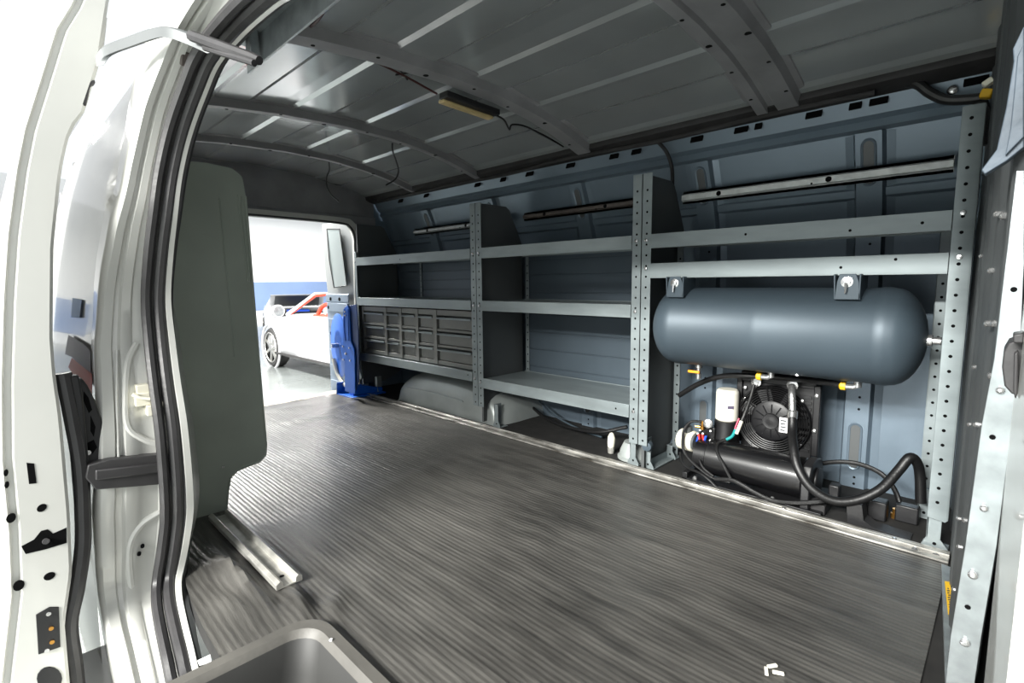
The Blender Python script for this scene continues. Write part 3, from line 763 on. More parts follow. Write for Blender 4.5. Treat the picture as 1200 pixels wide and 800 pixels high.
# white intake canister
q = at(805,516,'y',1.93)
b = MB(); b.lathe((q.x-.034,1.945,q.z), (1,-.15,0), [(.036,0),(.042,.005),(.042,.062),(.038,.068)], 26)
af = part(b.build('intake_filter', 'cream'), cp); af['label'] = 'white round intake filter canister'
b = MB(); b.lathe((q.x+.030,1.935,q.z), (1,-.15,0), [(.034,0),(.034,.012)], 26); b.lathe((q.x+.004,1.93,q.z+.045), (0,0,1), [(.016,-.01),(.016,.014),(.008,.02)], 12); sub(b.build('filter_collar', 'panel'), af)
for x in (-.83,-.55): part(MB().lathe((x,1.85,.014), (0,0,1), [(.009,0),(.009,.008),(.004,.014)], 8).build('mounting_bolt', 'steel'), cp)

# ---- hoses and wires
def hose(name, path, r, label, m='hose', cat='hose', n=10, sm=6, grp=None):
    return tag(MB().tube(path, r, n, smooth=sm).build(name, m), label, cat, grp)
el = [at(928,452,'y',2.00), at(928,461,'y',1.975), at(928.5,473,'y',1.965), at(928.5,487,'y',1.955)]
dh = thing('discharge_hose', 'thick black hose looping from the cooler elbow down across the floor', 'hose', (-.5,1.9,0))
H = el[-1:] + [at(928.5,505,'y',1.93), at(930,525,'y',1.87), at(935,548,'y',1.838), at(950,571,'y',1.828), at(975,586,'y',1.838), at(1003,586,'y',1.86), at(1032,573,'y',1.89), at(1053,551,'y',1.93), at(1066,536,'y',1.95), at(1074,541,'y',1.97), at(1078,556,'y',1.99), at(1079,588,'y',2.0)]
part(MB().tube(H, .0145, 12, smooth=6).build('hose', 'hose'), dh)
b = MB(); b.tube(el, .012, 12, smooth=5); b.lathe(el[0]+Vector((0,.018,.002)), (0,-1,-.05), [(.020,0),(.020,.014),(.014,.016)], 8); b.lathe(el[-1]+Vector((0,.003,.02)), (0,-.1,-1), [(.014,0),(.017,.004),(.017,.026),(.0165,.03)], 16)
part(b.build('elbow_fitting', 'steel'), dh)
hose('air_line', [at(796,463,'y',2.02), at(820,449,'y',2.0), at(845,441,'y',1.98), at(875,440,'y',1.97), at(910,442,'y',1.99), at(950,446,'y',1.97), at(976,449,'y',1.92), P2], .0105, 'black hose running under the tank to the yellow nut on its right')
hose('air_line', [at(955,544,'y',2.02), at(980,541,'y',2.05), at(1005,543,'y',2.06), at(1030,553,'y',2.06), at(1045,568,'y',2.05), at(1053,585,'y',2.03), at(1054,598,'y',2.02)], .008, 'thin black hose arching from the motor end against the pale wall')
q = at(1050,598,'y',2.02); tag(MB().lathe(q+Vector((0,0,-.03)), (0,0,1), [(.014,0),(.014,.02),(.010,.022),(.010,.036)], 8).build('brass_valve', 'brass'), 'brass valve at the foot of the wall below the thin arching hose', 'valve')
hose('wire', [at(822,494,'y',1.92), at(810,494,'y',1.915), at(802,503,'y',1.895), at(800,515,'y',1.885), at(801,527,'y',1.88), at(808,538,'y',1.87), at(820,549,'y',1.86), at(836,560,'y',1.852), at(856,565,'y',1.85)], .0055, 'black wire looping in front of the white intake canister')
hose('wire', [at(797,530,'y',1.93), at(799,541,'y',1.90), at(808,549,'y',1.88), at(820,554,'y',1.86), at(831,562,'y',1.85), at(845,574,'y',1.845), at(870,581,'y',1.84), at(900,587,'y',1.838)], .006, 'black wire along the floor from below the white intake canister')
hose('wire', [at(817,524,'y',1.92), at(819,536,'y',1.87), at(824,548,'y',1.85), at(836,558,'y',1.845)], .005, 'short black wire hanging from the coloured connectors')
hose('wire_bundle', [at(884,450,'y',2.00), at(880,465,'y',1.99), at(874,482,'y',1.98), at(866,500,'y',1.96), at(858,512,'y',1.93), at(843,518,'y',1.90), at(840,528,'y',1.87), at(848,545,'y',1.848), at(856,560,'y',1.845)], .006, 'black cable from the cooler cap down over the motor housing')
b = MB(); b.tube([at(862,503,'y',1.945), at(858,511,'y',1.925), at(851,515,'y',1.91)], .0055, 8, smooth=4); tag(b.build('cable_sleeve', 'teal'), 'teal tape sleeve around the cable beside the fan', 'cable sleeve')
tag(MB().tube([at(866,490,'y',1.955), at(862,500,'y',1.945), at(861,505,'y',1.94)], .003, 6).build('wire', 'pink'), 'pink wire end beside the fan', 'wire')
tag(MB().tube([at(869,493,'y',1.94), at(863,508,'y',1.93)], .0065, 8).build('cable_connector', 'cream'), 'white cable connector beside the fan', 'connector')
hose('corrugated_conduit', [at(838,561,'y',1.845), at(856,562,'y',1.843), at(868,567,'y',1.842), at(885,577,'y',1.84), at(905,586,'y',1.839), at(930,589,'y',1.839), at(958,588,'y',1.845), at(968,586,'y',1.86)], .008, 'black conduit on the floor in front of the motor')
# brackets and bits at the foot of the wall, right
b = MB()
P = pts('y', 1.86, (992,590),(1010,592),(1012,610),(1022,618),(1040,624),(1066,640),(1062,650),(992,625)); P = [Vector((p.x, p.y, max(p.z, .002))) for p in P]
b.prism(P, (0,.06,0)); 
tag(b.build('floor_bracket', 'black', bevel=.004), 'curved black bracket on the floor under the thick hose', 'bracket')
b = MB(); q0 = at(1018,583,'y',1.97); q1 = at(1038,620,'y',1.97); b.box(q0.x, q1.x, 1.95, 2.0, .0, q0.z); b.box(q0.x-.03, q0.x, 1.96, 1.99, .0, .05)
tag(b.build('floor_clamp', 'black', bevel=.004), 'upright black clamp block beside the brass valve', 'clamp')
b = MB(); q0 = at(958,600,'y',1.90); b.box(-.445, -.395, 1.87, 1.95, .0, .035); b.lathe((-.42,1.88,.035), (0,0,1), [(.02,0),(.018,.012)], 14)
tag(b.build('rubber_mount', 'dark', bevel=.004), 'black rubber mount on the floor right of the motor', 'mount')
q = at(1072,620,'z',.0); b = MB(); b.box(-.225,-.165,1.99,2.03,.0,.055); tag(b.build('cable_tray', 'black', bevel=.004), 'black box section low on the wall by the right upright', 'box')
for k, (px, py) in enumerate(((1072,645),(1097,650))):
    q = at(px, py, 'z', .004); tag(MB().lathe((q.x,q.y,.0), (0,0,1), [(.011,0),(.011,.008),(.005,.014)], 8).build('floor_bolt', 'steel'), ('bright bolt head in the floor left of the right foot bracket', 'bright bolt head in the floor right of the right foot bracket')[k], 'bolt', 'floor bolts')
# items below the middle shelves
b = MB(); q = at(716,524,'y',1.93)
b.lathe((q.x,1.93,.0), (0,0,1), [(.014,0),(.016,.02),(.014,.03)], 14); base = tag(b.build('sender_cap', 'alu'), 'cream bulb shaped cap standing on the floor below the middle shelves', 'cap')
b = MB(); b.lathe((q.x,1.93,.03), (.05,0,1), [(.015,0),(.017,.02),(.017,.045),(.009,.062),(.003,.066)], 14); b.build('bulb', 'cream', base)
q = at(742,527,'y',1.93)
b = MB(); b.lathe((q.x,1.95,.0), (0,0,1), [(.078,0),(.078,.01),(.070,.014),(.067,.035),(.058,.055),(.050,.072),(.030,.076)], 28); tag(b.build('filler_boot', 'wheelh'), 'grey round moulded boot on the floor at the foot of the middle upright', 'boot')
q = at(757,520,'y',1.83)
b = MB(); b.lathe((q.x,1.84,.105), (.3,-1,0), [(.020,-.02),(.022,.0),(.018,.012),(.008,.014)], 16); b.tube([(q.x,1.86,.105),(q.x-.015,1.88,.06),(q.x-.03,1.9,.02)], .012, 8); tag(b.build('cable_grommet', 'tank'), 'grey round grommet between the foot brackets of the middle upright', 'grommet')
hose('floor_cable', [at(625,478,'y',2.16), at(640,490,'y',2.10), at(665,500,'y',2.05), at(700,506,'y',2.02), at(735,500,'y',2.06)], .009, 'black cable drooping on the floor below the middle shelves', cat='cable')
hose('floor_cable', [at(632,470,'y',2.18), at(650,487,'y',2.12), at(680,503,'y',2.08), at(705,512,'y',2.06)], .005, 'thin grey cable below the middle shelves behind the drooping black one', m='tank', cat='cable')
# ================================================================== WIRING UNDER THE ROOF
zb_ = 1.372
hose('wiring_harness', [(x, 2.018+.006*math.sin(5*x), 1.362+.004*math.sin(7*x)) for x in np.linspace(-3.3,-.36,24)] , .011, 'long dark wiring harness along the joint of roof and wall', m='dark', cat='wiring harness', sm=2)
hose('wiring_loom', [at(1062,97,'y',2.04), at(1076,99,'y',2.03), at(1090,109,'y',2.03), at(1110,117,'y',2.03), at(1140,116,'y',2.03), at(1158,113,'y',2.03)], .014, 'black corrugated loom sagging at the roof corner above the right upright', cat='wiring loom')
b = MB(); q = at(1156,110,'y',2.0); b.obox(q, (.026,.03,.024), Matrix.Rotation(.3,3,'Y')); tag(b.build('wire_plug', 'yellow', bevel=.004), 'yellow plug on the loom at the roof corner', 'plug')
b = MB(); q = at(1158,97,'y',2.0); b.obox(q, (.024,.03,.016), Matrix.Rotation(-.6,3,'Y')); tag(b.build('wire_clip', 'cream', bevel=.003), 'pale clip above the yellow plug at the roof corner', 'clip')
b = MB(); b.tube(pts('y', 1.98, (1146,122),(1150,136),(1152,150),(1148,170)), [.022]*4, 10); tag(b.build('loom_end', 'dark'), 'dark loom end hanging below the yellow plug', 'loom')
tag(MB().tube(pts('y', 1.97, (1166,100),(1165,120),(1164,136),(1157,156)), .0035, 6).build('wire', 'lab'), 'thin pale wire hanging beside the bulkhead below the roof corner', 'wire')
q = at(1116,106,'y',2.06); tag(MB().lathe(q, (0,-1,0), [(.013,0),(.013,.004),(.006,.008)], 12).build('roof_bolt', 'steel'), 'bright bolt above the loom at the roof corner', 'bolt')
hose('hanging_cable', [at(770,165,'y',2.03), at(781,178,'y',2.03), at(787,195,'y',2.04), at(788,212,'y',2.06), at(787,240,'y',2.10)], .008, 'black cable dropping from the roof edge at the middle upright', cat='cable')
def zbow(px, py, x):                       # point under a roof bow
    return at(px, py, 'x', x)
b = MB()
W = [at(384,0,'z',1.44), at(380,12,'z',1.44), at(372,24,'z',1.445), at(360,38,'x',-1.55), at(380,52,'x',-1.55), at(420,64,'x',-1.55), at(470,87,'x',-1.55), at(512,110,'x',-1.55)]
tag(b.tube(W, .004, 6, smooth=5).build('dome_lamp_wire', 'redw'), 'thin dark red wire along the second roof bow to the dome lamp', 'wire')
hose('dome_lamp_lead', [at(575,132,'x',-1.55), at(590,140,'x',-1.55), at(597,152,'x',-1.555), at(600,146,'x',-1.55), at(615,148,'x',-1.55), at(640,160,'x',-1.55), at(660,172,'x',-1.55)], .004, 'loose black lead running on from the dome lamp', m='black', cat='wire', n=6, sm=4)
q = at(473,86,'x',-1.55); b = MB(); b.tube([q+Vector((-.003,-.03,-.012)), q, q+Vector((.002,.03,.012))], .003, 6); b.tube([q+Vector((0,-.02,.012)), q+Vector((0,.015,-.018))], .003, 6); tag(b.build('cable_tie', 'black'), 'black cable tie on the roof bow wire', 'cable tie')
def hook(px, pts_, lab, x):
    pp = [at(a, c, 'x', x) for a, c in pts_]; pp = [Vector((x, pp[0].y, zr(pp[0].y)-.032))] + pp
    tag(MB().tube(pp, .004, 6, smooth=4).build('loose_wire', 'black'), lab, 'wire', 'loose wires hanging from the roof bows')
hook(0, ((460,176),(464,188),(467,200),(463,210),(452,217)), 'loose black wire end hanging from the third roof bow', -2.28)
hook(0, ((386,199),(383,207),(383,218),(388,228),(397,236)), 'loose black wire end hanging from the rearmost roof bow', -2.89)
dl = thing('dome_lamp', 'unlit dome lamp with a yellowed lens on the second roof bow', 'lamp', (-1.5,1.3,1.42))
A_ = at(514,121,'x',-1.58); B_ = at(573,141,'x',-1.58); 
d = (B_-A_); cc = (A_+B_)/2; ln = d.length
ry = Matrix.Rotation(math.atan2(d.z, d.y), 3, 'X')
part(MB().obox(cc+Vector((.035,0,.020)), (.05,ln*1.05,.022), ry).build('housing', 'black', bevel=.004), dl)
part(MB().obox(cc+Vector((.012,0,.006)), (.034,ln,.014), ry).build('lens', 'lens', bevel=.006), dl)
q = at(360,38,'x',-1.55); b = MB(); b.obox(q, (.02,.03,.02)); b.tube([q, q+Vector((0,.02,-.02))], .006, 6)
tag(b.build('wire_terminal', 'dark', bevel=.003), 'small dark terminal on the second roof bow near the door', 'terminal')

# ================================================================== PASSENGER SIDE: end panel, floor channel
# upright end panel of a removed shelf: seen from its front face
XP = -1.90
P = pts('x', XP, (214,188),(244,191),(272,197),(284,207),(288,230),(296,330),(305,440),(312,520),(312,532),(305,541),(292,546),(280,550),(271,558),(267,572),(266,590),(265,603),(258,607),(210,620),(196,560),(193,430),(198,300),(206,220))
ep = thing('shelf_end_panel', 'tall grey green sheet metal end panel standing by the side door', 'panel', (XP,.5,0))
part(MB().prism(P, (-.003,0,0)).build('sheet', 'green', bevel=.0008), ep)
b = MB()
for (a, c, r) in (((257,232),(275,418),.0025),((279,228),(291,330),.003),((284,230),(293,330),.003)):
    b.tube([at(a[0],a[1],'x',XP+.001), at(c[0],c[1],'x',XP+.001)], r, 6)
rim_ = pts('x', XP+.001, (288,230),(296,330),(305,440),(312,520),(311,533),(304,541),(290,546),(278,551),(270,560),(267,575),(265,603))
b.tube(rim_, .0035, 6)
part(b.build('folded_edge', 'green'), ep)
q = at(261,547,'x',XP+.002); part(MB().lathe(q, (1,0,0), [(.004,0),(.004,.003)], 8).build('rivet', 'steel'), ep)
# channel
A0, A1, B0, B1 = at(252,611,'z',.012), at(268,604,'z',.012), at(326,698,'z',.012), at(346,687,'z',.012)
def chan(y0, y1, xa, xb_):
    b = MB()
    b.loft([[(x, y0-.006, .010), (x, y0-.006, .024), (x, y0+.004, .030), (x, y0+.010, .026), (x, y0+.012, .014), (x, y1-.012, .014), (x, y1-.010, .026), (x, y1-.004, .030), (x, y1+.006, .024), (x, y1+.006, .010)] for x in (xa, xb_)])
    b.m(1); b.lathe((xb_-.05, (y0+y1)/2, .0145), (0,0,1), [(.006,0),(.006,.001)], 10)
    return b.build('floor_channel', ['alu', 'hole'], bevel=.001)
o = chan(.452, .506, -1.84, -1.275)
tag(o, 'short aluminium floor channel lying on the mat by the grey green panel', 'channel')
# debris on the floor
b = MB(); 
for (px, py) in ((905,780),(912,788),(898,786)):
    q = at(px, py, 'z', .010); b.obox(q, (.020,.006,.004), Matrix.Rotation(random.uniform(0,3),3,'Z'))
tag(b.build('paper_scrap', 'paper'), 'torn pale scrap lying on the mat near the door sill', 'scrap')
q = at(240,775,'z',.012); b = MB(); b.prism([q+Vector(v) for v in ((-.012,-.010,0),(.010,-.012,.003),(.015,.008,.002),(-.006,.012,.004))], (0,0,.002)); tag(b.build('paper_scrap', 'lab'), 'small white scrap beside the step well', 'scrap')
q = at(388,750,'z',.021); tag(MB().lathe(q, (0,0,1), [(.004,0),(.003,.003)], 8).build('rivet_head', 'lab'), 'tiny white rivet head on the step well lip', 'rivet')

# ================================================================== SIDE DOOR (slid open) at the left
XD = -1.5
outer = [(150,-150),(115,-80),(96,-40),(82,0),(62,32),(45,87),(25,150),(15,200),(5,275),(0,350),(-3,450),(-2,540),(6,625),(9,700),(2,760),(-6,830)]
inner = [(178,-150),(150,-80),(137,-40),(128,0),(117,72),(100,130),(84,150),(76,180),(71,210),(63,288),(62,395),(65,437),(72,487),(82,600),(85,670),(76,732),(82,800),(86,830)]
po = pts('x', XD, *outer); pi_ = pts('x', XD, *inner)
zs_ = np.linspace(-.30, 1.60, 70)
ozz = sorted([(p.z, p.y) for p in po]); izz = sorted([(p.z, p.y) for p in pi_])
fo = lambda z: interp(z, [a for a, _ in ozz], [c for _, c in ozz]); fi = lambda z: interp(z, [a for a, _ in izz], [c for _, c in izz])
b = MB(); rows = []
for z in zs_:
    o_, i_ = fo(z), fi(z)
    rows.append([(-2.75, i_-.01, z), (XD-.03, i_, z), (XD-.006, i_, z), (XD, i_-.006, z), (XD, o_+.024, z), (XD-.012, o_+.020, z), (XD-.013, o_+.010, z), (XD-.004, o_+.006, z), (XD-.006, o_, z), (XD-.03, o_-.004, z), (-2.75, o_-.01, z)])
b.loft(rows, True, True)
b.m(1)
def dhole(P, d=.002): b.prism(pts('x', XD+.0008, *P), (-.003,0,0))
dhole(((31,542),(40,543),(43,566),(34,567)))
for cx_, cy_, rx_, ry_ in ((49,595,6,4.5),(13,607,6,5.5),(58,675,7,4.5),(22,686,7,6),(7,554,3,4),(8,568,3,4)):
    dhole([(cx_+rx_*math.cos(a), cy_+ry_*math.sin(a)-.3*rx_*math.cos(a)) for a in [2*PI*k/12 for k in range(12)]])
dhole(((25,640),(40,632),(48,622),(56,620),(62,625),(78,618),(78,636),(55,643),(30,649)))
d1 = b.build('door_1', ['white', 'hole'], bevel=0, sharp=40); struct(d1, 'white sliding side door standing open at the left, seen edge on')
def dpart(mb, name, m, bevel=0): o = mb.build(name, m, d1, bevel=bevel); return o
# latch plates on the edge
b = MB(); b.prism(pts('x', XD+.002, (42,720),(58,711),(69,711),(71,758),(45,767)), (-.002,0,0)); lp = dpart(b, 'latch_plate', 'black', .001)
for px, py, m_ in ((57,719,'steel'),(60,736,'brass'),(61,752,'brass'),(55,762,'steel')):
    q = at(px, py, 'x', XD+.003); MB().lathe(q, (1,0,0), [(.0045,-.001),(.0045,.002)], 10).build('screw', m_, lp)
b = MB(); b.prism([at(58+15*math.cos(a), 795+14*math.sin(a), 'x', XD+.002) for a in [2*PI*k/16 for k in range(16)]], (-.002,0,0)); dpart(b, 'lower_latch', 'black', .001)
q = at(54,634,'x',XD+.004); dpart(MB().lathe(q, (1,0,.3), [(.007,-.002),(.006,.006)], 12), 'catch_pin', 'rubber')
# rubber edge seal, following the inner edge
b = MB(); sealP = [(74,437),(84,487),(94,545),(97,600),(97,640),(90,690),(82,732),(88,780),(93,830)]
b.tube([at(px, py, 'x', XD-.03) for px, py in sealP], .016, 10, smooth=5)
dpart(b, 'edge_seal', 'rubber')
b = MB()
cv = [(96,443),(103,452),(112,470),(120,492),(125,516),(124,535),(115,552),(104,560),(98,545),(88,490),(82,450)]
b.prism(pts('x', XD-.035, *cv), (-.03,0,0)); b.prism([at(70,440,'x',XD-.02), at(93,440,'x',XD-.02), at(98,470,'x',XD-.02), at(106,560,'x',XD-.02), at(104,650,'x',XD-.02), at(92,640,'x',XD-.02), at(82,520,'x',XD-.02)], (-.03,0,0))
lc = dpart(b, 'latch_cover', 'black', .004); lc['label'] = 'black moulded latch cover with cut-outs'
b = MB()
for Q in (((98,458),(104,466),(108,480),(104,484),(98,470)),((106,486),(112,500),(110,512),(106,505)),((100,520),(110,515),(114,524),(108,532),(101,530))):
    b.prism(pts('x', XD-.034, *Q), (-.003,0,0))
b.build('cut_out', 'hole', lc)
q = at(103,530,'x',XD-.03); MB().lathe(q, (1,0,0), [(.006,-.002),(.006,.004)], 10).build('screw', 'steel', lc)
b = MB(); b.prism(pts('x', XD-.032, (69,443),(84,440),(91,444),(70,449)), (-.03,0,0)); dpart(b, 'latch_bracket', 'steel', .001)
# upper roller arm reaching into the roof rail
b = MB()
arm = [at(112,72,'x',-1.47), at(122,60,'x',-1.45), at(150,49,'x',-1.38), at(183,38,'x',-1.30), at(200,39,'x',-1.26), at(222,47,'x',-1.22), at(242,56,'x',-1.18)]
R2 = catmull(arm, 4)
b.loft([[p + Vector((0,0,.011)), p + Vector((.012,.012,.009)), p + Vector((.012,.012,-.009)), p + Vector((0,0,-.011))] for p in R2])
arm_o = dpart(b, 'roller_arm', 'panel', .001)
b = MB(); a_ = at(224,42,'x',-1.20); c_ = at(304,71,'x',-1.02); b.tube([a_, lerp(a_,c_,.3), lerp(a_,c_,.9), c_], [.010,.011,.010,.008], 8); b.tube([at(240,56,'x',-1.17), at(298,74,'x',-1.02)], .006, 8)
b.build('roller_carriage', 'rubber', arm_o)
b = MB(); b.prism(pts('x', XD-.01, (98,60),(121,20),(126,20),(122,55),(112,90),(101,124),(92,122)), (-.04,0,0)); dpart(b, 'arm_bracket', 'white', .002)
b = MB(); b.prism(pts('x', XD, (104,96),(111,93),(112,97),(106,102),(101,124),(95,123)), (-.02,0,0)); dpart(b, 'bracket_stop', 'rubber', .002)
# buffer and roof-rail bracket near the arm
q = at(219,69,'x',-1.36); b = MB(); b.obox(q, (.03,.03,.03), Matrix.Rotation(.5,3,'Y')); struct(b.build('trim_22', 'rust', bevel=.003))
b = MB(); q = at(296,52,'y',.45); b.box(q.x-.012, q.x+.012, .44, .46, q.z-.03, q.z+.04); struct(b.build('trim_23', 'galv', bevel=.002))
# inner guide rail above the door
b = MB()
b.box(-1.30, .02, .425, .47, 1.318, 1.326); b.box(-1.30, .02, .465, .470, 1.26, 1.326)
struct(b.build('trim_24', 'galv', bevel=.001))

# ================================================================== REAR DOOR (left leaf, open) and HOSE REEL
YD = 1.855
d2z = [(-.10,-3.80),(.30,-3.80),(.73,-3.82),(1.0,-3.86),(1.24,-3.90)]
b = MB()
def dl_(z): return interp(z, [a for a, _ in d2z], [c for _, c in d2z])
win = pts('y', YD, (381,268),(396,268),(402,300),(407,334),(392,337),(386,305)); 
Z = np.linspace(-.10, 1.24, 20)
b.loft([[(dl_(z), YD+.06*max(0,z-.9), z), (-3.45, YD+.03+.06*max(0,z-.9), z), (-3.45, YD+.075, z), (dl_(z), YD+.05+.05*max(0,z-.9), z)] for z in Z])
d2 = b.build('door_2', 'dwhite', bevel=.006); struct(d2, 'left rear door standing open, white inside with a narrow window')
b = MB(); b.prism([p + Vector((0,-.003+.06*max(0,p.z-.9),0)) for p in win], (0,.004,0)); gl = b.build('window_pane', 'winglass', d2, bevel=.001)
b = MB(); b.tube([p + Vector((0,-.004+.06*max(0,p.z-.9),0)) for p in win] + [win[0]+Vector((0,-.004+.06*max(0,win[0].z-.9),0))], .004, 6); b.build('window_seal', 'rubber', d2)
b = MB(); yq = YD-.006
x0_, x1_ = -3.82, -3.47
b.box(x0_, x1_, yq-.002, yq+.002, -.06, .705)
for z in (-.04,.08,.20,.32,.44,.56): b.box(x0_+.02, x1_-.01, yq-.011, yq-.002, z+.012, z+.075)
b.box(x0_, x1_, yq-.008, yq, .645, .70)
b.m(1)
for x, z in ((-3.74,.665),(-3.60,.665),(-3.78,.60),(-3.76,.40)): b.lathe((x, yq-.0125, z), (0,1,0), [(.014,0),(.014,.012)], 10)
b.build('inner_panel', ['inner', 'hole'], d2, bevel=.003)
# reel
rl = thing('hose_reel', 'bright blue hose reel on a stand by the rear door', 'hose reel', (-3.28,1.75,0))
RC = Vector((-3.40, 1.755, .345)); RN = Vector((math.sin(math.radians(13)), math.cos(math.radians(13)), 0))
def disc(off, nm, R_=.222):
    b = MB(); b.lathe(RC+RN*off, RN, [(R_-.004,-.006),(R_+.004,-.002),(R_+.004,.004),(R_-.006,.004),(R_-.02,.0),(.12,.002),(.11,-.006),(.03,-.006)], 48)
    return part(b.build(nm, 'blue'), rl)
disc(-.032, 'flange'); disc(.032, 'flange')
part(MB().lathe(RC-RN*.032, RN, [(.10,0),(.10,.064)], 32).build('drum', 'blueshade'), rl)
b = MB()
for k in range(4): b.ring(RC+RN*(-.021+.014*k), RN, .168+.008*(k % 2), .0085, 40, 8)
part(b.build('wound_hose', 'hose'), rl)
ya = 1.640
def crp(*P): return [at(380+a/5.93, 340+c/5.93, 'y', ya) for a, c in P]
b = MB(); b.prism(crp((140,118),(160,103),(172,130),(178,260),(182,350),(205,405),(210,470),(214,722),(142,700),(142,500),(124,478),(114,410),(128,350),(130,180)), (0,.008,0))
arm_ = part(b.build('support_arm', 'blue', bevel=.002), rl)
b = MB(); b.tube(crp((140,130),(138,250),(146,350)), .006, 6, smooth=3); b.tube(crp((166,130),(168,250),(170,350)), .006, 6, smooth=3); sub(b.build('arm_rib', 'blue'), arm_)
for P in ((152,440),(133,390),(178,400),(137,480),(183,487),(150,175),(148,150)):
    q = crp(P)[0]; sub(MB().lathe(q, (0,-1,0), [(.010 if P == (152,440) else .0065,0),(.008 if P == (152,440) else .0065,.008)], 8).build('bolt', 'steel'), arm_)
ya = 1.652
b = MB(); b.prism(crp((152,108),(224,98),(236,300),(240,560),(236,640),(214,715),(150,690)), (0,.006,0))
part(b.build('side_plate', 'blueshade', bevel=.001), rl)
b = MB(); b.box(-3.36,-3.14,1.665,1.925,.006,.016); b.box(-3.36,-3.35,1.665,1.76,.006,.09); b.prism([(-3.19,1.83,.06),(-3.19,1.70,.10),(-3.19,1.70,.016),(-3.19,1.93,.016),(-3.19,1.93,.04)], (-.06,0,0))
part(b.build('base', 'blue', bevel=.003), rl)
part(MB().cyl(RC-RN*.085, RC+RN*.07, .016).build('axle', 'steel'), rl)
tag(MB().tube(pts('y', 1.72, (391,420),(395,436),(402,448),(412,458)), .014, 8, smooth=4).build('hose_tail', 'cream'), 'pale hose end curling below the blue reel', 'hose')

# ================================================================== OUTSIDE: garage, cars
GZ = -.65
b = MB(); b.box(-40, 12, -18, 26, GZ-.1, GZ); struct(b.build('ground', 'ground'), 'polished pale garage floor')
b = MB(); b.box(-22.3,-22, -12, 24, GZ, 4.2); b.m(1).box(-22.0,-21.98,-12,24,-.25,.90)
struct(b.build('wall_back', ['garwall', 'band']), 'white garage wall with a blue band')
def wheel(parent, x, y, s, R_=.34, w=.22):
    z = R_
    b = MB(); b.lathe((x, y, z), (0,s,0), [(R_-.09,0),(R_-.03,-.0),(R_,.03),(R_,w-.03),(R_-.03,w),(R_-.09,w)], 36, False)
    t = b.build('wheel', 'tire', parent)
    b = MB(); b.ring((x, y+.002*s, z), (0,s,0), R_-.085, .012, 36, 6); b.lathe((x, y+.004*s, z), (0,s,0), [(.05,0),(.06,.02)], 16)
    for k in range(7):
        a = 2*PI*k/7; e = Vector((math.cos(a),0,math.sin(a))); u_ = Vector((-math.sin(a),0,math.cos(a)))
        c = Vector((x,y+.012*s,z))
        b.prism([c+e*.04+u_*.03, c+e*(R_-.085)+u_*.022, c+e*(R_-.085)-u_*.022, c+e*.04-u_*.03], (0,.02*s,0))
    b.build('rim', 'rim', t)
    MB().lathe((x, y+.05*s, z), (0,s,0), [(R_-.08,0),(R_-.08,.02)], 24).build('wheel_well', 'hole', t)
def car_body(parent, stations, m):
    """stations: (x, half width, bottom z, shoulder z, top z)"""
    b = MB(); rings = []
    for x, hw, zb, zs, zt in stations:
        half = [(hw*.90, zb), (hw*.985, zb+.06), (hw, zb+(zs-zb)*.5), (hw*.975, zs-.04), (hw*.92, zs), (hw*.72, zt)]
        rings.append([(x, -y, z) for y, z in half] + [(x, y, z) for y, z in half[::-1]])
    b.loft(rings); return b.build('body', m, parent, sharp=50)
# white convertible beyond the rear door, nose to the left
car = thing('convertible_car', 'white convertible with red interior parked outside the rear door', 'car')
car_body(car, [(-.86,.55,.30,.50,.52),(-.78,.74,.22,.60,.64),(-.55,.86,.20,.70,.76),(-.1,.91,.20,.78,.86),(.5,.93,.20,.86,.93),(.95,.93,.19,.90,.95),(1.2,.93,.19,.92,.94),(2.7,.94,.20,.94,.95),(3.2,.93,.24,.96,1.0),(3.7,.86,.34,.93,.98),(3.86,.74,.42,.86,.90)], 'carwhite')
for x in (0,2.75):
    for s in (-1,1): wheel(car, x, .935*s, -s)
for x in (0,2.75):
    for s in (-1,1): MB().ring((x,.925*s,.35), (0,1,0), .385, .022, 36, 6).build('wheel_arch', 'carwhite', car)
MB().box(.2,2.5,-.945,-.925,.25,.285).build('sill_line', 'tire', car)
MB().box(1.3,2.6,-.74,.74,.55,.958).build('interior', 'redl', car, bevel=.02)
b = MB(); ws = [(.62,-.86,.93),(1.30,-.68,1.27),(1.30,.68,1.27),(.62,.86,.93)]
b.tube(ws, .035, 8); MB().tube([(.70,-.83,.95),(1.33,-.68,1.25),(2.1,-.70,1.29)], .022, 8).build('windshield_trim', 'redl', car)
b.build('windshield_frame', 'carwhite', car)
MB().tube([(1.45,-.72,.96),(1.62,-.70,1.10),(2.0,-.70,1.12),(2.2,-.72,.97)], .03, 8, smooth=4).build('seat_back', 'redl', car)
MB().ring((1.55,-.38,1.0), (1,0,.4), .18, .018, 28, 6).build('steering_wheel', 'black', car)
b = MB(); b.lathe((.62,-1.02,1.0), (1,.15,0), [(.06,-.06),(.10,-.02),(.105,.05)], 16); b.m(1); b.lathe((.67,-1.015,1.0), (1,.15,0), [(.085,0),(.085,.006)], 16); b.build('wing_mirror', ['carwhite', 'galv'], car)
car.location = (-9.25, 3.40+.935, GZ)
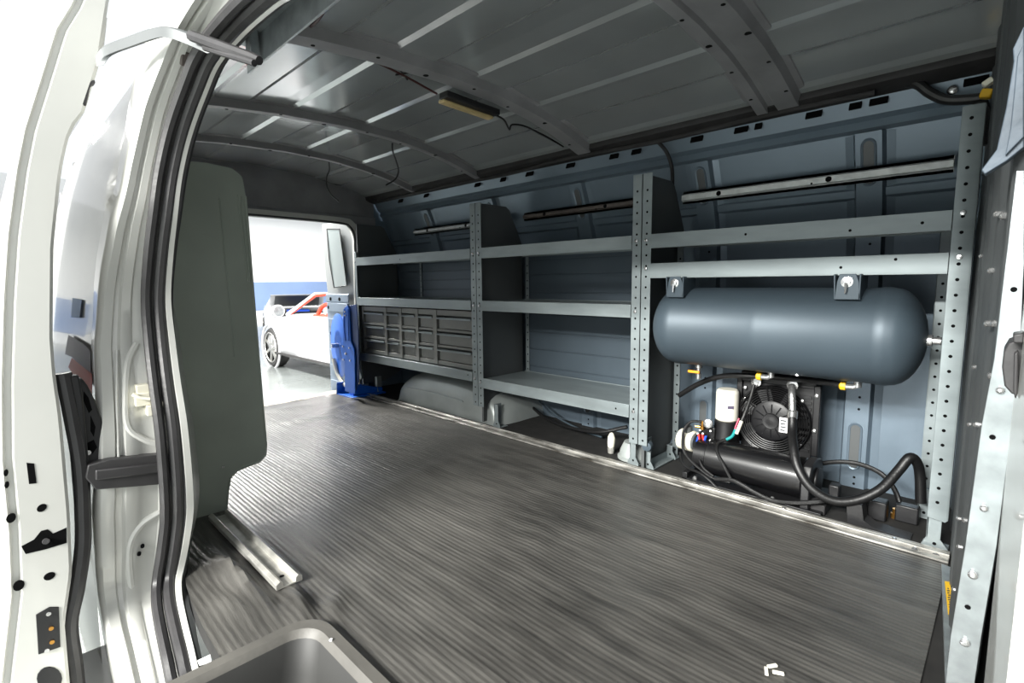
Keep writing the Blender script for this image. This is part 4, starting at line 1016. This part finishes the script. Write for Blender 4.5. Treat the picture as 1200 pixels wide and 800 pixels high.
# white car with its bonnet open, farther back
c2 = thing('open_bonnet_car', 'white car with its bonnet open and engine showing behind the convertible', 'car')
car_body(c2, [(-.86,.60,.30,.50,.52),(-.7,.80,.22,.62,.64),(-.3,.90,.20,.72,.74),(.3,.92,.20,.78,.80),(.9,.92,.20,.90,.96),(1.4,.92,.2,.92,1.30),(2.4,.92,.2,.94,1.34),(3.3,.90,.24,.96,1.05),(3.8,.80,.4,.90,.92)], 'carwhite')
for x in (0,2.75):
    for s in (-1,1): wheel(c2, x, .935*s, -s)
MB().box(-.45,.75,-.62,.62,.60,.83).build('engine_bay', 'black', c2)
MB().box(-.1,.5,-.30,.30,.80,.90).build('engine_cover', 'fblue', c2, bevel=.03)
b = MB(); b.prism([(.85,-.75,.98),(.85,.75,.98),(-.15,.70,1.42),(-.15,-.70,1.42)], (0,0,.03)); bo = b.build('bonnet', 'carwhite', c2, bevel=.01); MB().prism([(.80,-.62,.985),(.80,.62,.985),(-.10,.58,1.385),(-.10,-.58,1.385)], (0,0,.006)).build('bonnet_lining', 'panel', bo)
b = MB(); b.lathe((.25,-.55,.88), (0,-1,.1), [(.05,0),(.10,.04),(.10,.12)], 14); b.build('air_box', 'carwhite', c2)
b = MB(); b.prism([(1.0,-.70,1.0),(1.0,.70,1.0),(1.45,.60,1.31),(1.45,-.60,1.31)], (.02,0,.02)); b.build('windshield', 'ink', c2)
MB().box(-.89,-.80,-.62,.62,.36,.50).build('grille', 'black', c2)
c2.scale = (1,1,.80); c2.location = (-14.6, 6.2, GZ); c2.rotation_euler = (0,0,math.radians(160))

# ================================================================== LIGHT, CAMERA
w = bpy.data.worlds.new('garage_daylight'); C.world = w; w.use_nodes = True
bg = w.node_tree.nodes['Background']; bg.inputs['Color'].default_value = (.94,.975,1.0,1); bg.inputs['Strength'].default_value = 1.08
w.cycles.sampling_method = 'MANUAL'; w.cycles.sample_map_resolution = 256

def lamp(x, y, z, power, sx=1.3, sy=.7):
    l = bpy.data.lights.new('ceiling_and_fill_light', 'AREA'); l.shape = 'RECTANGLE'; l.size = sx; l.size_y = sy; l.energy = power; l.color = (1, .995, .95)
    o = bpy.data.objects.new('ceiling_and_fill_light', l); COL.objects.link(o); o.location = (x, y, z)
for x in (-2.0,-.8,.4):
    lamp(x, -4.6, 3.4, 560); lamp(x, -6.4, 3.4, 1050)
lamp(-6.3, 1.2, 3.4, 900); lamp(-10.5, 1.2, 3.4, 240); lamp(-18, 3, 3.4, 700); lamp(-18, 9, 3.4, 500)  # overhead lights added outside the rear door to brighten rear floor and far wall

cam = bpy.data.cameras.new('camera'); co_ = bpy.data.objects.new('camera', cam); COL.objects.link(co_)
cam.sensor_fit = 'HORIZONTAL'; cam.sensor_width = 36; cam.lens = 36*F/1200; cam.clip_start = .01; cam.clip_end = 200
Rm = Matrix((CR, -CD, -CF)).transposed()
co_.matrix_world = Matrix.Translation(Vector(EYE)) @ Rm.to_4x4()
C.camera = co_
C.view_settings.view_transform = 'Standard'; C.view_settings.look = 'None'; C.view_settings.gamma = 1; C.view_settings.use_curve_mapping = False
C.view_settings.exposure = 0.0
C.cycles.use_denoising = True
C.cycles.max_bounces = 8; C.cycles.diffuse_bounces = 6
